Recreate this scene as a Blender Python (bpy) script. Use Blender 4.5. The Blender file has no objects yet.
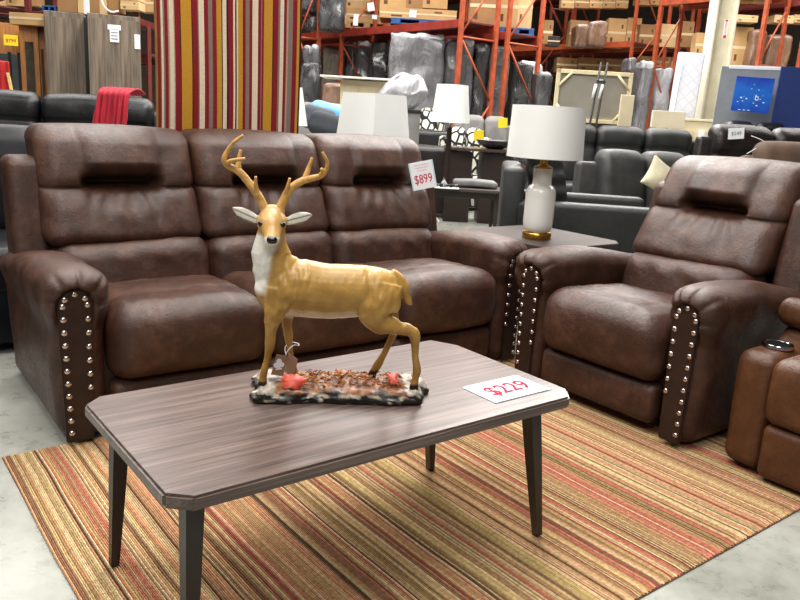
import bpy, bmesh, math, random
import numpy as np
from mathutils import Vector, Matrix, noise as mnoise
random.seed(7)
C = bpy.context.scene.collection
R = math.radians
# ------------------------------------------------------------------ camera
H = 1.2
F = 760.0
def _axes():
    X = Vector((993.0, 126.0, -F)).normalized()
    Y = Vector((-595.0, 220.0, -F)).normalized()
    Z = X.cross(Y).normalized()
    X = (X - 0.5 * X.dot(Y) * Y).normalized()
    Y = Z.cross(X).normalized()
    return Matrix((X, Y, Z))           # world <- camera
RW = _axes()
cd = bpy.data.cameras.new('camera'); cam = bpy.data.objects.new('camera', cd); C.objects.link(cam)
cd.sensor_width = 36; cd.lens = 36 * F / 800; cd.clip_end = 200
q = RW.to_quaternion().to_matrix().to_4x4()
cam.matrix_world = Matrix.Translation((0, 0, H)) @ q
bpy.context.scene.camera = cam
def G(px, D):
    """ground point lying D metres ahead in the direction of picture column px"""
    py = 91.5 + .0592 * px
    d = RW @ Vector((px - 400, 300 - py, -F))
    return d.x * D / F, d.y * D / F
def HZ(px, py, D):
    """height seen at picture row py, D metres ahead"""
    s = (300 - py) / F; y0 = (208.5 - .0592 * px) / F
    return H + (s - y0) * D / (.970 + .2359 * s)
def HX(px, py):
    """picture column at which the vertical through (px,py) meets the horizon"""
    ph = 91.5 + .0592 * px
    return px + (ph - py) * (200 - px) / (3500 - py)

# ------------------------------------------------------------------ object helpers
def link(name, me, mat=None, parent=None, loc=(0, 0, 0), rot=(0, 0, 0)):
    o = bpy.data.objects.new(name, me); C.objects.link(o)
    if mat is not None and me is not None and len(me.materials) == 0: me.materials.append(mat)
    if parent: o.parent = parent
    o.location = loc; o.rotation_euler = rot
    return o
def tag(o, label, cat, group=None, kind=None):
    if label: o['label'] = label
    if cat: o['category'] = cat
    if group: o['group'] = group
    if kind: o['kind'] = kind
    return o
def thing(name, label, cat, loc=(0, 0, 0), rz=0, group=None):
    o = bpy.data.objects.new(name, None); C.objects.link(o); o.empty_display_size = .1
    o.location = loc; o.rotation_euler = (0, 0, rz)
    return tag(o, label, cat, group)
def mesh(verts, faces, smooth=True):
    me = bpy.data.meshes.new('m'); me.from_pydata([tuple(v) for v in verts], [], faces); me.update()
    if smooth: me.shade_smooth()
    return me
def dup(root, loc, rz, label, group=None):
    r = root.copy(); C.objects.link(r); r.location = loc; r.rotation_euler = (0, 0, rz)
    r['label'] = label
    if group: r['group'] = group
    for ch in list(root.children):
        c = ch.copy(); C.objects.link(c); c.parent = r
        for g in ch.children:
            d = g.copy(); C.objects.link(d); d.parent = c
    return r

def rbox(size, r=.01, n=(1, 1, 1), k=2, deform=None, smooth=True, off=(0, 0, 0)):
    """rounded box centred on off; n interior splits per axis, k splits per rounding"""
    h = [s / 2 for s in size]; r = min(r, *[x * .999 for x in h])
    def co(hh, nn):
        out = []
        for i in range(k): out.append(-hh + r * (1 - math.cos(i / k * math.pi / 2) * 1.0) * 1.0)
        a = [-hh + r * (1 - math.cos(math.pi / 2 * i / k)) for i in range(k)]
        a = [-hh + r * (i / k) ** 1.0 for i in range(k)]
        mid = [-(hh - r) + 2 * (hh - r) * j / nn for j in range(nn + 1)]
        return a + mid + [-x for x in reversed(a)]
    cs = [co(h[i], n[i]) for i in range(3)]
    idx = {}; V = []; Fc = []
    def vid(i, j, l):
        key = (i, j, l)
        if key not in idx:
            p = Vector((cs[0][i], cs[1][j], cs[2][l]))
            q = Vector([max(-(h[a] - r), min(h[a] - r, p[a])) for a in range(3)])
            d = p - q
            # a cube-to-sphere mapping of the rounded zone
            if d.length > 1e-9:
                e = d / r
                x, y, z = e
                s = Vector((x * math.sqrt(max(0, 1 - y * y / 2 - z * z / 2 + y * y * z * z / 3)),
                            y * math.sqrt(max(0, 1 - z * z / 2 - x * x / 2 + z * z * x * x / 3)),
                            z * math.sqrt(max(0, 1 - x * x / 2 - y * y / 2 + x * x * y * y / 3))))
                p = q + s * r
            idx[key] = len(V); V.append(p + Vector(off))
        return idx[key]
    N = [len(c) - 1 for c in cs]
    for ax in range(3):
        u, v = [(1, 2), (2, 0), (0, 1)][ax]
        for side in (0, N[ax]):
            for a in range(N[u]):
                for b in range(N[v]):
                    quad = []
                    for (da, db) in ((0, 0), (1, 0), (1, 1), (0, 1)):
                        t = [0, 0, 0]; t[ax] = side; t[u] = a + da; t[v] = b + db
                        quad.append(vid(*t))
                    if side == 0: quad.reverse()
                    Fc.append(quad)
    if deform: V = [Vector(deform(v.x, v.y, v.z)) for v in V]
    return mesh(V, Fc, smooth)
def box(name, size, loc, mat, parent=None, r=.004, rot=(0, 0, 0), n=(1, 1, 1), deform=None, k=1):
    return link(name, rbox(size, r, n, k, deform, smooth=True if r > .012 else False), mat, parent, loc, rot)

def tube_data(pts, rad, seg=10, closed_ends=True, ref=None, rad2=None):
    """sweep an ellipse along pts"""
    V = []; Fc = []; n = len(pts); P = [Vector(p) for p in pts]
    prev = None
    for i, p in enumerate(P):
        T = (P[min(i + 1, n - 1)] - P[max(i - 1, 0)]).normalized()
        if ref is not None: B = Vector(ref) - Vector(ref).dot(T) * T
        elif prev is not None: B = prev - prev.dot(T) * T
        else:
            a = Vector((0, 0, 1)) if abs(T.z) < .9 else Vector((0, 1, 0)); B = a - a.dot(T) * T
        B.normalize(); prev = B
        Nn = T.cross(B)
        ra = rad[i] if hasattr(rad, '__len__') else rad
        rb = (rad2[i] if rad2 is not None else ra)
        for s in range(seg):
            t = 2 * math.pi * s / seg
            V.append(p + Nn * ra * math.cos(t) + B * rb * math.sin(t))
    for i in range(n - 1):
        for s in range(seg):
            a = i * seg + s; b = i * seg + (s + 1) % seg
            Fc.append([a, b, b + seg, a + seg])
    if closed_ends:
        Fc.append(list(reversed(range(seg)))); Fc.append([(n - 1) * seg + s for s in range(seg)])
    return V, Fc
def merge(*vf):
    V = []; Fc = []
    for v, f in vf:
        o = len(V); V += list(v); Fc += [[i + o for i in q] for q in f]
    return V, Fc
def tube(name, pts, rad, mat, parent=None, seg=10, **kw):
    return link(name, mesh(*tube_data(pts, rad, seg, **kw)), mat, parent)
def smoothpath(pts, sub=6):
    """Catmull-Rom through pts (tuples of any length)"""
    out = []; n = len(pts)
    for i in range(n - 1):
        p0, p1, p2, p3 = pts[max(i - 1, 0)], pts[i], pts[i + 1], pts[min(i + 2, n - 1)]
        for s in range(sub):
            t = s / sub
            out.append(tuple(.5 * (2 * b + (c - a) * t + (2 * a - 5 * b + 4 * c - d) * t * t + (3 * b - a - 3 * c + d) * t ** 3)
                             for a, b, c, d in zip(p0, p1, p2, p3)))
    out.append(tuple(pts[-1])); return out
def lathe(name, prof, mat, parent=None, loc=(0, 0, 0), seg=40):
    V = []; Fc = []
    for r, z in prof:
        for s in range(seg):
            t = 2 * math.pi * s / seg; V.append((r * math.cos(t), r * math.sin(t), z))
    n = len(prof)
    for i in range(n - 1):
        for s in range(seg):
            a = i * seg + s; b = i * seg + (s + 1) % seg
            Fc.append([a, b, b + seg, a + seg])
    if prof[0][0] > 1e-4: Fc.append(list(reversed(range(seg))))
    if prof[-1][0] > 1e-4: Fc.append([(n - 1) * seg + s for s in range(seg)])
    me = mesh(V, Fc)
    bm = bmesh.new(); bm.from_mesh(me); bmesh.ops.remove_doubles(bm, verts=bm.verts, dist=1e-5)
    bmesh.ops.recalc_face_normals(bm, faces=bm.faces); bm.to_mesh(me); bm.free()
    for p in me.polygons: p.use_smooth = True
    try: me.set_sharp_from_angle(angle=R(40))
    except Exception: pass
    return link(name, me, mat, parent, loc)
def prism(name, poly, z0, z1, mat, parent=None, bevel=0, loc=(0, 0, 0), rot=(0, 0, 0)):
    bm = bmesh.new()
    vs = [bm.verts.new((x, y, z0)) for x, y in poly]; f = bm.faces.new(vs)
    e = bmesh.ops.extrude_face_region(bm, geom=[f])
    bmesh.ops.translate(bm, verts=[v for v in e['geom'] if isinstance(v, bmesh.types.BMVert)], vec=(0, 0, z1 - z0))
    bmesh.ops.recalc_face_normals(bm, faces=bm.faces)
    if bevel: bmesh.ops.bevel(bm, geom=list(bm.edges), offset=bevel, segments=2, affect='EDGES')
    me = bpy.data.meshes.new('m'); bm.to_mesh(me); bm.free()
    return link(name, me, mat, parent, loc, rot)
def text(name, body, size, mat, parent, loc, rot, depth=.0004, align='CENTER', bold=0, xs=1.0):
    cu = bpy.data.curves.new('t', 'FONT'); cu.body = body; cu.size = size; cu.extrude = depth; cu.offset = bold
    cu.align_x = align; cu.align_y = 'CENTER'; cu.resolution_u = 4
    o = bpy.data.objects.new('t', cu); C.objects.link(o)
    dg = bpy.context.evaluated_depsgraph_get()
    me = bpy.data.meshes.new_from_object(o.evaluated_get(dg)); bpy.data.objects.remove(o)
    for v in me.vertices: v.co.x *= xs
    return link(name, me, mat, parent, loc, rot)

# ------------------------------------------------------------------ materials
def s2l(c):
    return tuple(((x / 255) / 12.92 if x / 255 <= .04045 else ((x / 255 + .055) / 1.055) ** 2.4) for x in c) + (1,)
class NT:
    def __init__(s, name):
        s.m = bpy.data.materials.new(name); s.m.use_nodes = True; s.t = s.m.node_tree
        s.b = s.t.nodes['Principled BSDF']; s.out = s.t.nodes['Material Output']
        s.tc = s.n('ShaderNodeTexCoord')
    def n(s, ty, **kw):
        x = s.t.nodes.new(ty)
        for k, v in kw.items(): setattr(x, k, v)
        return x
    def l(s, a, b): s.t.links.new(a, b)
    def mapping(s, scale=(1, 1, 1), rot=(0, 0, 0), src='Object', loc=(0, 0, 0)):
        mp = s.n('ShaderNodeMapping'); mp.inputs['Scale'].default_value = scale; mp.inputs['Rotation'].default_value = rot
        mp.inputs['Location'].default_value = loc
        s.l(s.tc.outputs[src], mp.inputs[0]); return mp.outputs[0]
    def noise(s, vec, scale, detail=4, rough=.5, dist=0):
        x = s.n('ShaderNodeTexNoise'); x.inputs['Scale'].default_value = scale; x.inputs['Detail'].default_value = detail
        x.inputs['Roughness'].default_value = rough; x.inputs['Distortion'].default_value = dist
        s.l(vec, x.inputs['Vector']); return x.outputs['Fac']
    def ramp(s, fac, stops, interp='LINEAR'):
        x = s.n('ShaderNodeValToRGB'); x.color_ramp.interpolation = interp
        el = x.color_ramp.elements
        while len(el) < len(stops): el.new(.5)
        for e, (p, c) in zip(el, stops): e.position = p; e.color = c if len(c) == 4 else s2l(c)
        s.l(fac, x.inputs[0]); return x.outputs[0]
    def mul(s, a, v, op='MULTIPLY'):
        x = s.n('ShaderNodeMath', operation=op); s.l(a, x.inputs[0])
        if isinstance(v, (int, float)): x.inputs[1].default_value = v
        else: s.l(v, x.inputs[1])
        return x.outputs[0]
    def bump(s, h, strength=.3, dist=.01, prev=None):
        x = s.n('ShaderNodeBump'); x.inputs['Strength'].default_value = strength; x.inputs['Distance'].default_value = dist
        s.l(h, x.inputs['Height'])
        if prev is not None: s.l(prev, x.inputs['Normal'])
        s.l(x.outputs[0], s.b.inputs['Normal']); return x.outputs[0]
    def rough(s, v):
        if isinstance(v, (int, float)): s.b.inputs['Roughness'].default_value = v
        else: s.l(v, s.b.inputs['Roughness'])
    def col(s, c):
        if isinstance(c, tuple): s.b.inputs['Base Color'].default_value = c if len(c) == 4 else s2l(c)
        else: s.l(c, s.b.inputs['Base Color'])
MATS = {}
def plain(name, c, rough=.5, metal=0, var=.12, scale=6, bump=0, bscale=60, spec=.5, trans=0, stretch=(1, 1, 1), coat=0):
    if name in MATS: return MATS[name]
    m = NT(name)
    a = s2l(tuple(max(0, x * (1 - var)) for x in c)); b = s2l(tuple(min(255, x * (1 + var)) for x in c))
    v = m.mapping(stretch)
    m.col(m.ramp(m.noise(v, scale, 4), [(.3, a), (.7, b)]))
    m.rough(rough); m.b.inputs['Metallic'].default_value = metal
    m.b.inputs['Specular IOR Level'].default_value = spec; m.b.inputs['Transmission Weight'].default_value = trans
    m.b.inputs['Coat Weight'].default_value = coat
    if bump: m.bump(m.noise(m.mapping(), bscale, 5), bump, .004)
    MATS[name] = m.m; return m.m
def leather(name, dark, mid, light, rough=.36, wr=.5, fine=.25):
    m = NT(name); v = m.mapping()
    n1 = m.noise(v, 9, 10, .72, .2)
    m.col(m.ramp(n1, [(.3, dark), (.5, mid), (.7, light)]))
    n2 = m.noise(v, 55, 8, .7, .3)
    m.rough(m.ramp(n2, [(.3, (rough - .08,) * 3 + (1,)), (.7, (rough + .14,) * 3 + (1,))]))
    b1 = m.bump(n2, wr, .006)
    vo = m.n('ShaderNodeTexVoronoi'); vo.inputs['Scale'].default_value = 320; m.l(v, vo.inputs['Vector'])
    m.bump(vo.outputs['Distance'], fine, .003, b1)
    m.b.inputs['Specular IOR Level'].default_value = .42
    return m.m
L_BROWN = leather('brown_leather', (44, 27, 20), (64, 40, 30), (90, 61, 47), .35, .5, .35)
L_PANEL = leather('dark_brown_leather', (34, 20, 15), (44, 27, 20), (56, 36, 27), .4, .3)
L_TAN = leather('tan_leather', (66, 38, 20), (82, 50, 28), (102, 66, 40), .36, .4)
L_BLACK = leather('black_leather', (10, 10, 11), (16, 16, 18), (26, 26, 29), .3, .35)
L_ESP = leather('espresso_leather', (18, 13, 13), (28, 21, 20), (42, 33, 31), .3, .35)
L_GREY = leather('grey_leather', (42, 42, 41), (50, 50, 49), (60, 60, 58), .45, .25)
L_GREY2 = leather('charcoal_leather', (34, 35, 34), (41, 42, 41), (49, 50, 48), .45, .25)
F_GREY = plain('grey_fabric', (120, 118, 116), .85, bump=.3, bscale=200)
M_BLACK = plain('black_plastic', (18, 18, 18), .45)
M_DLEG = plain('dark_leg_wood', (38, 32, 28), .38, stretch=(8, 8, 1))
M_WHITE = plain('white_paper', (236, 238, 240), .8, var=.01, spec=.08)
M_SLEEVE = plain('clear_sleeve', (190, 215, 232), .15, var=.02)
M_RED = plain('red_marker', (196, 44, 70), .8, var=.05, spec=.08)
M_REDP = plain('pink_marker', (222, 130, 140), .6, var=.05)
M_SHADE = plain('white_lamp_shade', (244, 246, 243), .8, var=.01, bump=.1, bscale=400)
M_CREAM = plain('cream_board', (222, 208, 172), .6, var=.04)
M_CARTON = plain('cardboard', (186, 148, 98), .8, var=.06, scale=3)
M_CARTON2 = plain('dark_cardboard', (150, 112, 72), .8, var=.08, scale=3)
M_CARTON3 = plain('pale_cardboard', (205, 172, 122), .8, var=.06, scale=3)
M_TAPE = plain('packing_tape', (214, 196, 160), .3, var=.03)
M_INK = plain('carton_ink', (90, 62, 38), .8)
M_ORANGE = plain('orange_rack_paint', (168, 76, 44), .5, var=.12, scale=10)
M_MAROON = plain('maroon_rack_paint', (104, 34, 28), .5, var=.12, scale=10)
M_REDB = plain('red_beam_paint', (138, 46, 34), .5, var=.12, scale=10)
M_PALLET = plain('pallet_wood', (176, 140, 96), .8, var=.12)
M_PALBLUE = plain('blue_pallet', (38, 82, 140), .6, var=.1)
M_NAIL = plain('nickel_nailhead', (205, 195, 190), .25, 1, var=.03)
M_GOLD = plain('brushed_gold', (196, 152, 74), .28, 1, var=.08, stretch=(1, 1, 12))
M_OAK = plain('oak_wood', (176, 116, 58), .45, var=.12, stretch=(9, 9, 1))
M_DARKWOOD = plain('espresso_wood', (40, 28, 24), .4, var=.15, stretch=(2, 10, 10))
M_GLASSD = plain('dark_mirror_glass', (70, 66, 56), .08, var=.3, scale=9)
M_YEL = plain('yellow_card', (240, 214, 30), .6, var=.03)
M_CHROME = plain('chrome', (200, 202, 205), .14, 1, var=.02)

def wood_top(name, dark, mid, light, axis='x', rough=.3):
    m = NT(name); sc = (1.6, 40, 40) if axis == 'x' else ((24, 1.3, 24) if axis == 'y' else (16, 16, 1.1))
    v = m.mapping(sc); v2 = m.mapping(tuple(x * 4 if x > 2 else x * 2 for x in sc))
    n = m.noise(v, 1.6, 8, .62, .35); f = m.noise(v2, 1.2, 3)
    mx = m.n('ShaderNodeMath', operation='MULTIPLY_ADD'); m.l(f, mx.inputs[0]); mx.inputs[1].default_value = .35; m.l(m.mul(n, .75), mx.inputs[2])
    m.col(m.ramp(mx.outputs[0], [(.38, dark), (.52, mid), (.68, light)]))
    m.rough(rough); m.bump(mx.outputs[0], .12, .002); m.b.inputs['Specular IOR Level'].default_value = .6
    return m.m
M_TOP = wood_top('walnut_grey_wood', (54, 42, 38), (82, 67, 61), (112, 95, 88), rough=.30)
M_TOP2 = wood_top('end_table_wood', (50, 41, 37), (64, 54, 49), (76, 66, 60), rough=.62)
M_TOP2.node_tree.nodes['Principled BSDF'].inputs['Specular IOR Level'].default_value = .3
M_WEATH = wood_top('weathered_grey_wood', (72, 61, 50), (104, 90, 74), (134, 118, 100), 'z', .6)

def floor_mat():
    m = NT('polished_concrete'); v = m.mapping()
    n = m.noise(v, 1.6, 8, .65); n2 = m.noise(v, 14, 6, .7)
    a = m.mul(m.mul(n, .6), m.mul(n2, .4), 'ADD')
    m.col(m.ramp(a, [(.33, (118, 119, 110)), (.5, (148, 149, 140)), (.66, (170, 171, 162))]))
    m.rough(m.ramp(n2, [(.3, (.22,) * 3 + (1,)), (.7, (.42,) * 3 + (1,))]))
    m.bump(n2, .05, .003); return m.m
M_FLOOR = floor_mat()
def attr_mat(name, attr='Col', rough=.9, bump=.6, bscale=140, spec=.2, bdist=.004, var=.25, vscale=60, vstretch=(1, 1, 1)):
    m = NT(name); a = m.n('ShaderNodeAttribute', attribute_name=attr)
    n = m.noise(m.mapping(vstretch), vscale, 4)
    mix = m.n('ShaderNodeMix', data_type='RGBA', blend_type='MULTIPLY'); mix.inputs['Factor'].default_value = 1
    m.l(a.outputs['Color'], mix.inputs['A'])
    m.l(m.ramp(n, [(.3, (1 - var,) * 3 + (1,)), (.7, (1, 1, 1, 1))]), mix.inputs['B'])
    m.col(mix.outputs['Result']); m.rough(rough); m.b.inputs['Specular IOR Level'].default_value = spec
    m.bump(m.noise(m.mapping(), bscale, 4), bump, bdist); return m.m
def setcol(me, fn, domain='POINT'):
    ca = me.color_attributes.new('Col', 'FLOAT_COLOR', domain)
    if domain == 'POINT':
        for i, v in enumerate(me.vertices): ca.data[i].color = fn(v)
    else:
        for p in me.polygons:
            c = fn(p)
            for li in p.loop_indices: ca.data[li].color = c
    return me

# ------------------------------------------------------------------ setting
fl = box('floor', (60, 60, .1), (14, 14, -.05), M_FLOOR, r=.001); fl['kind'] = 'structure'
M_WALL = plain('warehouse_wall_panel', (96, 84, 72), .8, var=.06)
for nm, s, l in (('wall_back', (60, .2, 10), (14, 30, 5)), ('wall_right', (.2, 60, 10), (34, 14, 5))):
    o = box(nm, s, l, M_WALL, r=.001); o['kind'] = 'structure'

# ------------------------------------------------------------------ rug
def make_rug():
    x0, x1, y0, y1 = .42, 2.92, .975, 2.655
    pal = [((198, 156, 112), 10), ((204, 124, 102), 6), ((212, 184, 124), 6), ((158, 116, 86), 4), ((232, 206, 158), 5), ((184, 96, 86), 2), ((176, 148, 98), 3), ((214, 164, 122), 7)]
    rnd = random.Random(11); V = []; Fc = []; cols = []
    x = x0; ny = 60; strips = []
    base = rnd.choice(pal)[0]
    while x < x1 - .002:
        w = rnd.choice([.0045, .0055, .007])
        if rnd.random() < .72: base = rnd.choices([p[0] for p in pal], [p[1] for p in pal])[0]
        f_ = rnd.uniform(.84, 1.04); c = tuple(min(255, max(0, b * f_ * 1.04)) for b in base)
        if rnd.random() < .12: c = (232, 208, 160)
        if rnd.random() < .06: c = (104, 74, 54)
        strips.append((x, min(x + w, x1), s2l(c))); x += w
    # one ridged sheet with sides
    prof = []
    for a, b, c in strips:
        prof += [(a, .0035, c), (a + (b - a) * .3, .009, c), (a + (b - a) * .7, .009, c)]
    prof.append((x1, .0035, strips[-1][2]))
    def wig(x, y): return .0035 * math.sin(y * 5 + x * 2) + .002 * mnoise.noise((x * 9, y * 6, 0))
    for j in range(ny + 1):
        y = y0 + (y1 - y0) * j / ny
        for (px, pz, c) in prof:
            e = .003 * math.sin(px * 420) if j in (0, ny) else 0
            V.append((px + wig(px, y), y + e, pz * (.55 if j in (0, ny) else 1) + .001))
    m = len(prof)
    for j in range(ny):
        for i in range(m - 1):
            a = j * m + i; Fc.append([a, a + 1, a + m + 1, a + m]); cols.append(prof[i][2])
    # underside
    o = len(V); V += [(x0, y0, 0), (x1, y0, 0), (x1, y1, 0), (x0, y1, 0)]
    edge = s2l((110, 72, 48))
    Fc.append([o, o + 3, o + 2, o + 1]); cols.append(edge)
    Fc.append([o, o + 1] + [i for i in range(m - 1, -1, -1)]); cols.append(edge)
    Fc.append([o + 2, o + 3] + [ny * m + i for i in range(m)]); cols.append(edge)
    Fc.append([o + 3, o] + [j * m for j in range(ny + 1)]); cols.append(edge)
    Fc.append([o + 1, o + 2] + [j * m + m - 1 for j in range(ny, -1, -1)]); cols.append(edge)
    me = mesh(V, Fc, False)
    it = iter(cols); setcol(me, lambda p: next(it), 'CORNER')
    o = link('area_rug', me, attr_mat('woven_rug', rough=.95, bump=1, bscale=190, var=.46, vscale=90, vstretch=(1, 1, 1), bdist=.003))
    tag(o, 'striped woven rug in rust, gold and brown under the coffee table', 'rug')
make_rug()

# ------------------------------------------------------------------ coffee table
def coffee_table():
    t = thing('coffee_table', 'low dark wood coffee table with clipped corners and splayed black legs', 'table', (1.074, 1.578, 0))
    hx, hy, c = .594, .306, .046
    poly = [(-hx + c, -hy), (hx - c, -hy), (hx, -hy + c * 1.1), (hx, hy - c * 1.9), (hx - c, hy), (-hx + c, hy), (-hx, hy - c * .9), (-hx, -hy + c * .9)]
    prism('tabletop', poly, .432, .465, M_TOP, t, bevel=.006)
    for sx in (-1, 1):
        for sy in (-1, 1):
            pt = [(sx * .50 - .02, sy * .225, .433), (sx * .54, sy * .25, .012)]
            link('leg', mesh(*tube_data(smoothpath([pt[0], pt[1]], 2), [.029, .023, .015], 4, ref=(1, 1, 0)), smooth=False), M_DLEG, t)
    box('corner_bracket', (.1, .04, .03), (.0, hy - .08, .415), M_BLACK, t)
    return t
coffee_table()

# ------------------------------------------------------------------ upholstery
def nz(x, y, z, s, seed=0): return mnoise.noise((x * s + seed, y * s, z * s))
def pil(t, p=2.6): return max(0, 1 - abs(2 * t - 1) ** p)
def sm(a, b, x):
    t = max(0, min(1, (x - a) / (b - a))); return t * t * (3 - 2 * t)
NAIL = None
def nail_mesh():
    global NAIL
    if NAIL is None:
        V = []; Fc = []; seg = 10
        prof = [(.0112, 0), (.011, .0025), (.009, .0055), (.0048, .0075), (0.0006, .0082)]
        for r, h in prof:
            for s in range(seg):
                a = 2 * math.pi * s / seg; V.append((r * math.cos(a), -h, r * math.sin(a)))
        for i in range(len(prof) - 1):
            for s in range(seg):
                a = i * seg + s; b = i * seg + (s + 1) % seg; Fc.append([b, a, a + seg, b + seg][::-1])
        Fc.append([(len(prof) - 1) * seg + s for s in range(seg)])
        NAIL = mesh(V, Fc); NAIL.materials.append(M_NAIL)
    return NAIL

def rec_arm(root, side, inner, poff=.016, leather_m=None):
    """padded arm; side -1 left / +1 right of the seats (chair faces -y)"""
    Lm = leather_m or L_BROWN
    w, L, h = .186, .90, .66
    cx = side * (inner + w / 2)
    pcx, ptop, pw = side * poff, .568, .054           # nail panel arch
    def d(x, y, z):
        u = x / (w / 2); Y = y + L / 2; Z = z + .05 + h / 2
        # height: rises toward the front, sinks to the back
        top = .53 + .085 * sm(.95, .25, Y)
        f = (Z - .05) / h
        Z2 = .05 + (top + .02 - .05) * f
        # overhanging pillow at top
        k = sm(.40, .54, Z2)
        X2 = x * (1 + .24 * k) + side * .008 * k
        # base pulls in a little on outer side
        X2 -= side * .018 * sm(.3, .05, Z2) * (1 if u * side > 0 else 0)
        Y2 = Y
        if Y < .12:
            dist = math.hypot(X2 - pcx, max(0, Z2 - (ptop - pw)))
            ring = sm(pw * .98, pw * 1.25, dist) * sm(.40, .50, Z2)
            ang = math.atan2(Z2 - (ptop - pw), X2 - pcx)
            pleat = .5 + .5 * math.cos(ang * 9)
            Y2 -= ring * (.034 - .013 * pleat ** 8) * sm(.12, .0, Y)
            Y2 += .03 * sm(.36, .0, Z2) * 0
        Z2 = Z2 - .042 * sm(.3, .05, Z2)
        Z2 += .006 * nz(X2, Y2, Z2, 6, side) * k
        X2 += .006 * nz(X2, Y2, Z2, 5, 3 + side)
        # lengthwise soft folds on the outer side near the top
        X2 += side * .004 * math.sin(Y * 23 + Z2 * 5) * sm(.35, .52, Z2) * (1 if u * side > 0 else .4)
        return (X2, Y2 - 0.0, Z2)
    me = rbox((w, L, h), .075, (9, 34, 34), 7, d)
    arm = link('arm', me, Lm, root, (cx, 0, 0))
    # nailhead panel
    bot = .022; pts = []
    wb = .046
    pts.append((-wb, bot)); pts.append((wb, bot))
    for i in range(13):
        a = math.pi * i / 12; pts.append((pw * 1.04 * math.cos(a), ptop - pw + pw * 1.04 * math.sin(a)))
    p = prism('nailhead_panel', pts, 0, .012, L_PANEL, arm, bevel=.004, loc=(pcx, .0, 0), rot=(R(90), 0, 0))
    rr = pw * .74; zc = ptop - pw
    outer = [(side * (rr - .012 * (1 - (i / 10))), .058 + i * (zc - .058) / 10) for i in range(11)]
    arch = [(rr * math.cos(a) * 1.0, zc + rr * math.sin(a)) for a in (R(36), R(90), R(144))]
    innr = [(-side * rr, zc - i * .0495) for i in range(0, 7)]
    for (x, z) in outer + arch + innr:
        n = link('nailhead', nail_mesh(), None, arm, (x + pcx, -.0122, z))
    return arm

def back_mesh(w, seed, z0=.595, z1=1.075, lean=.20):
    """tall pillow back: mid pad and head pad in one skin, tucked pocket below the head pad"""
    hz = (z1 - z0)
    def d(x, y, z):
        t = (z + hz / 2) / hz; front = sm(.02, -.09, y)
        # pads
        seam = .495
        b = .030 * pil(t * .96 + .02, 6) + .012 * sm(seam, .72, t) * sm(1.0, .85, t) + .010 * pil(min(1, t / seam), 2.5)
        edge = 1 - .55 * sm(w / 2 - .08, w / 2, abs(x))
        Y = y - front * (b * edge)
        # centre tuck
        cx = .135
        inc = sm(cx + .05, cx - .02, abs(x))
        Y += front * inc * (.115 * math.exp(-((t - (seam + .045)) / .055) ** 2) + .018 * math.exp(-((t - (seam - .05)) / .10) ** 2))
        Y -= front * inc * .030 * sm(.62, .72, t) * sm(1.0, .85, t)
        # side seam line + vertical seams of centre panel
        Y += front * (.014 * math.exp(-((t - seam) / .011) ** 2) + .010 * math.exp(-((t - seam) / .05) ** 2)) * (1 - inc * .5)
        Y += front * .006 * math.exp(-((abs(x) - .165) / .006) ** 2) * sm(seam, seam + .1, t)
        # gathers fanning out below the tuck
        if t < seam:
            fan = x / (.35 + .9 * (seam - t)); Y += front * .0075 * math.sin(fan * 34 + 2 * nz(x, 0, z, 6, seed)) * inc * sm(.14, .46, t)
            Y += front * .004 * math.sin(x * 31 + seed) * sm(.3, .05, t)
        Y += front * .010 * nz(x, 0, z, 5, seed) + front * .004 * nz(x, 0, z, 14, seed + 9)
        # lean back
        Y += t * lean
        Z = z + z0 + hz / 2
        Z += .012 * (1 - (2 * x / w) ** 2) * sm(.6, 1, t)
        X = x * (1 - .015 * math.sin(t * math.pi)) + .006 * nz(x, y, z, 4, seed + 5)
        X *= 1 - .012 * math.exp(-((t - seam) / .03) ** 2)
        return (X, Y, Z)
    return rbox((w, .24, hz), .062, (48, 4, 60), 6, d)
def lumbar_mesh(w, seed):
    def d(x, y, z):
        front = sm(.02, -.08, y)
        Y = y - front * .03 * (1 - (abs(x) / (w / 2)) ** 4)
        Y += front * (.008 * nz(x, 0, z, 6, seed) + .004 * math.sin(x * 40 + z * 30 + seed) * sm(.0, .08, z))
        Z = z * (1 + .0) + .01 * nz(x, y, 0, 3, seed)
        return (x, Y + (z + .11) * .2, Z + .505)
    return rbox((w, .22, .24), .07, (34, 3, 12), 6, d)
def seat_mesh(w, seed):
    def d(x, y, z):
        Y = y + .33; Z = z + .345
        topk = sm(.26, .40, Z); fr = sm(.10, -.03, Y)
        # crown of the seat
        Z += topk * (.022 * (1 - (2 * x / w) ** 4) * sm(.65, .2, Y) - .02 * sm(.25, .6, Y) )
        # seams: two along, one across near the front
        for sx in (-.16, .16):
            g = math.exp(-((x - sx) / .006) ** 2)
            Z -= topk * .009 * g; Y += fr * .008 * g * sm(.2, .5, Z)
        Z -= topk * .009 * math.exp(-((Y - .16) / .012) ** 2)
        # belly of the front face, tucked under
        Y -= fr * .035 * pil((Z - .21) / .3, 2) * (1 - (2 * abs(x) / w) ** 6)
        Y += fr * .012 * nz(x, 0, Z, 5, seed) 
        Z += topk * (.010 * nz(x, Y, 0, 5, seed) + .004 * nz(x, Y, 0, 16, seed))
        return (x, Y, Z)
    return rbox((w, .72, .27), .075, (30, 26, 8), 6, d)

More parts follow.
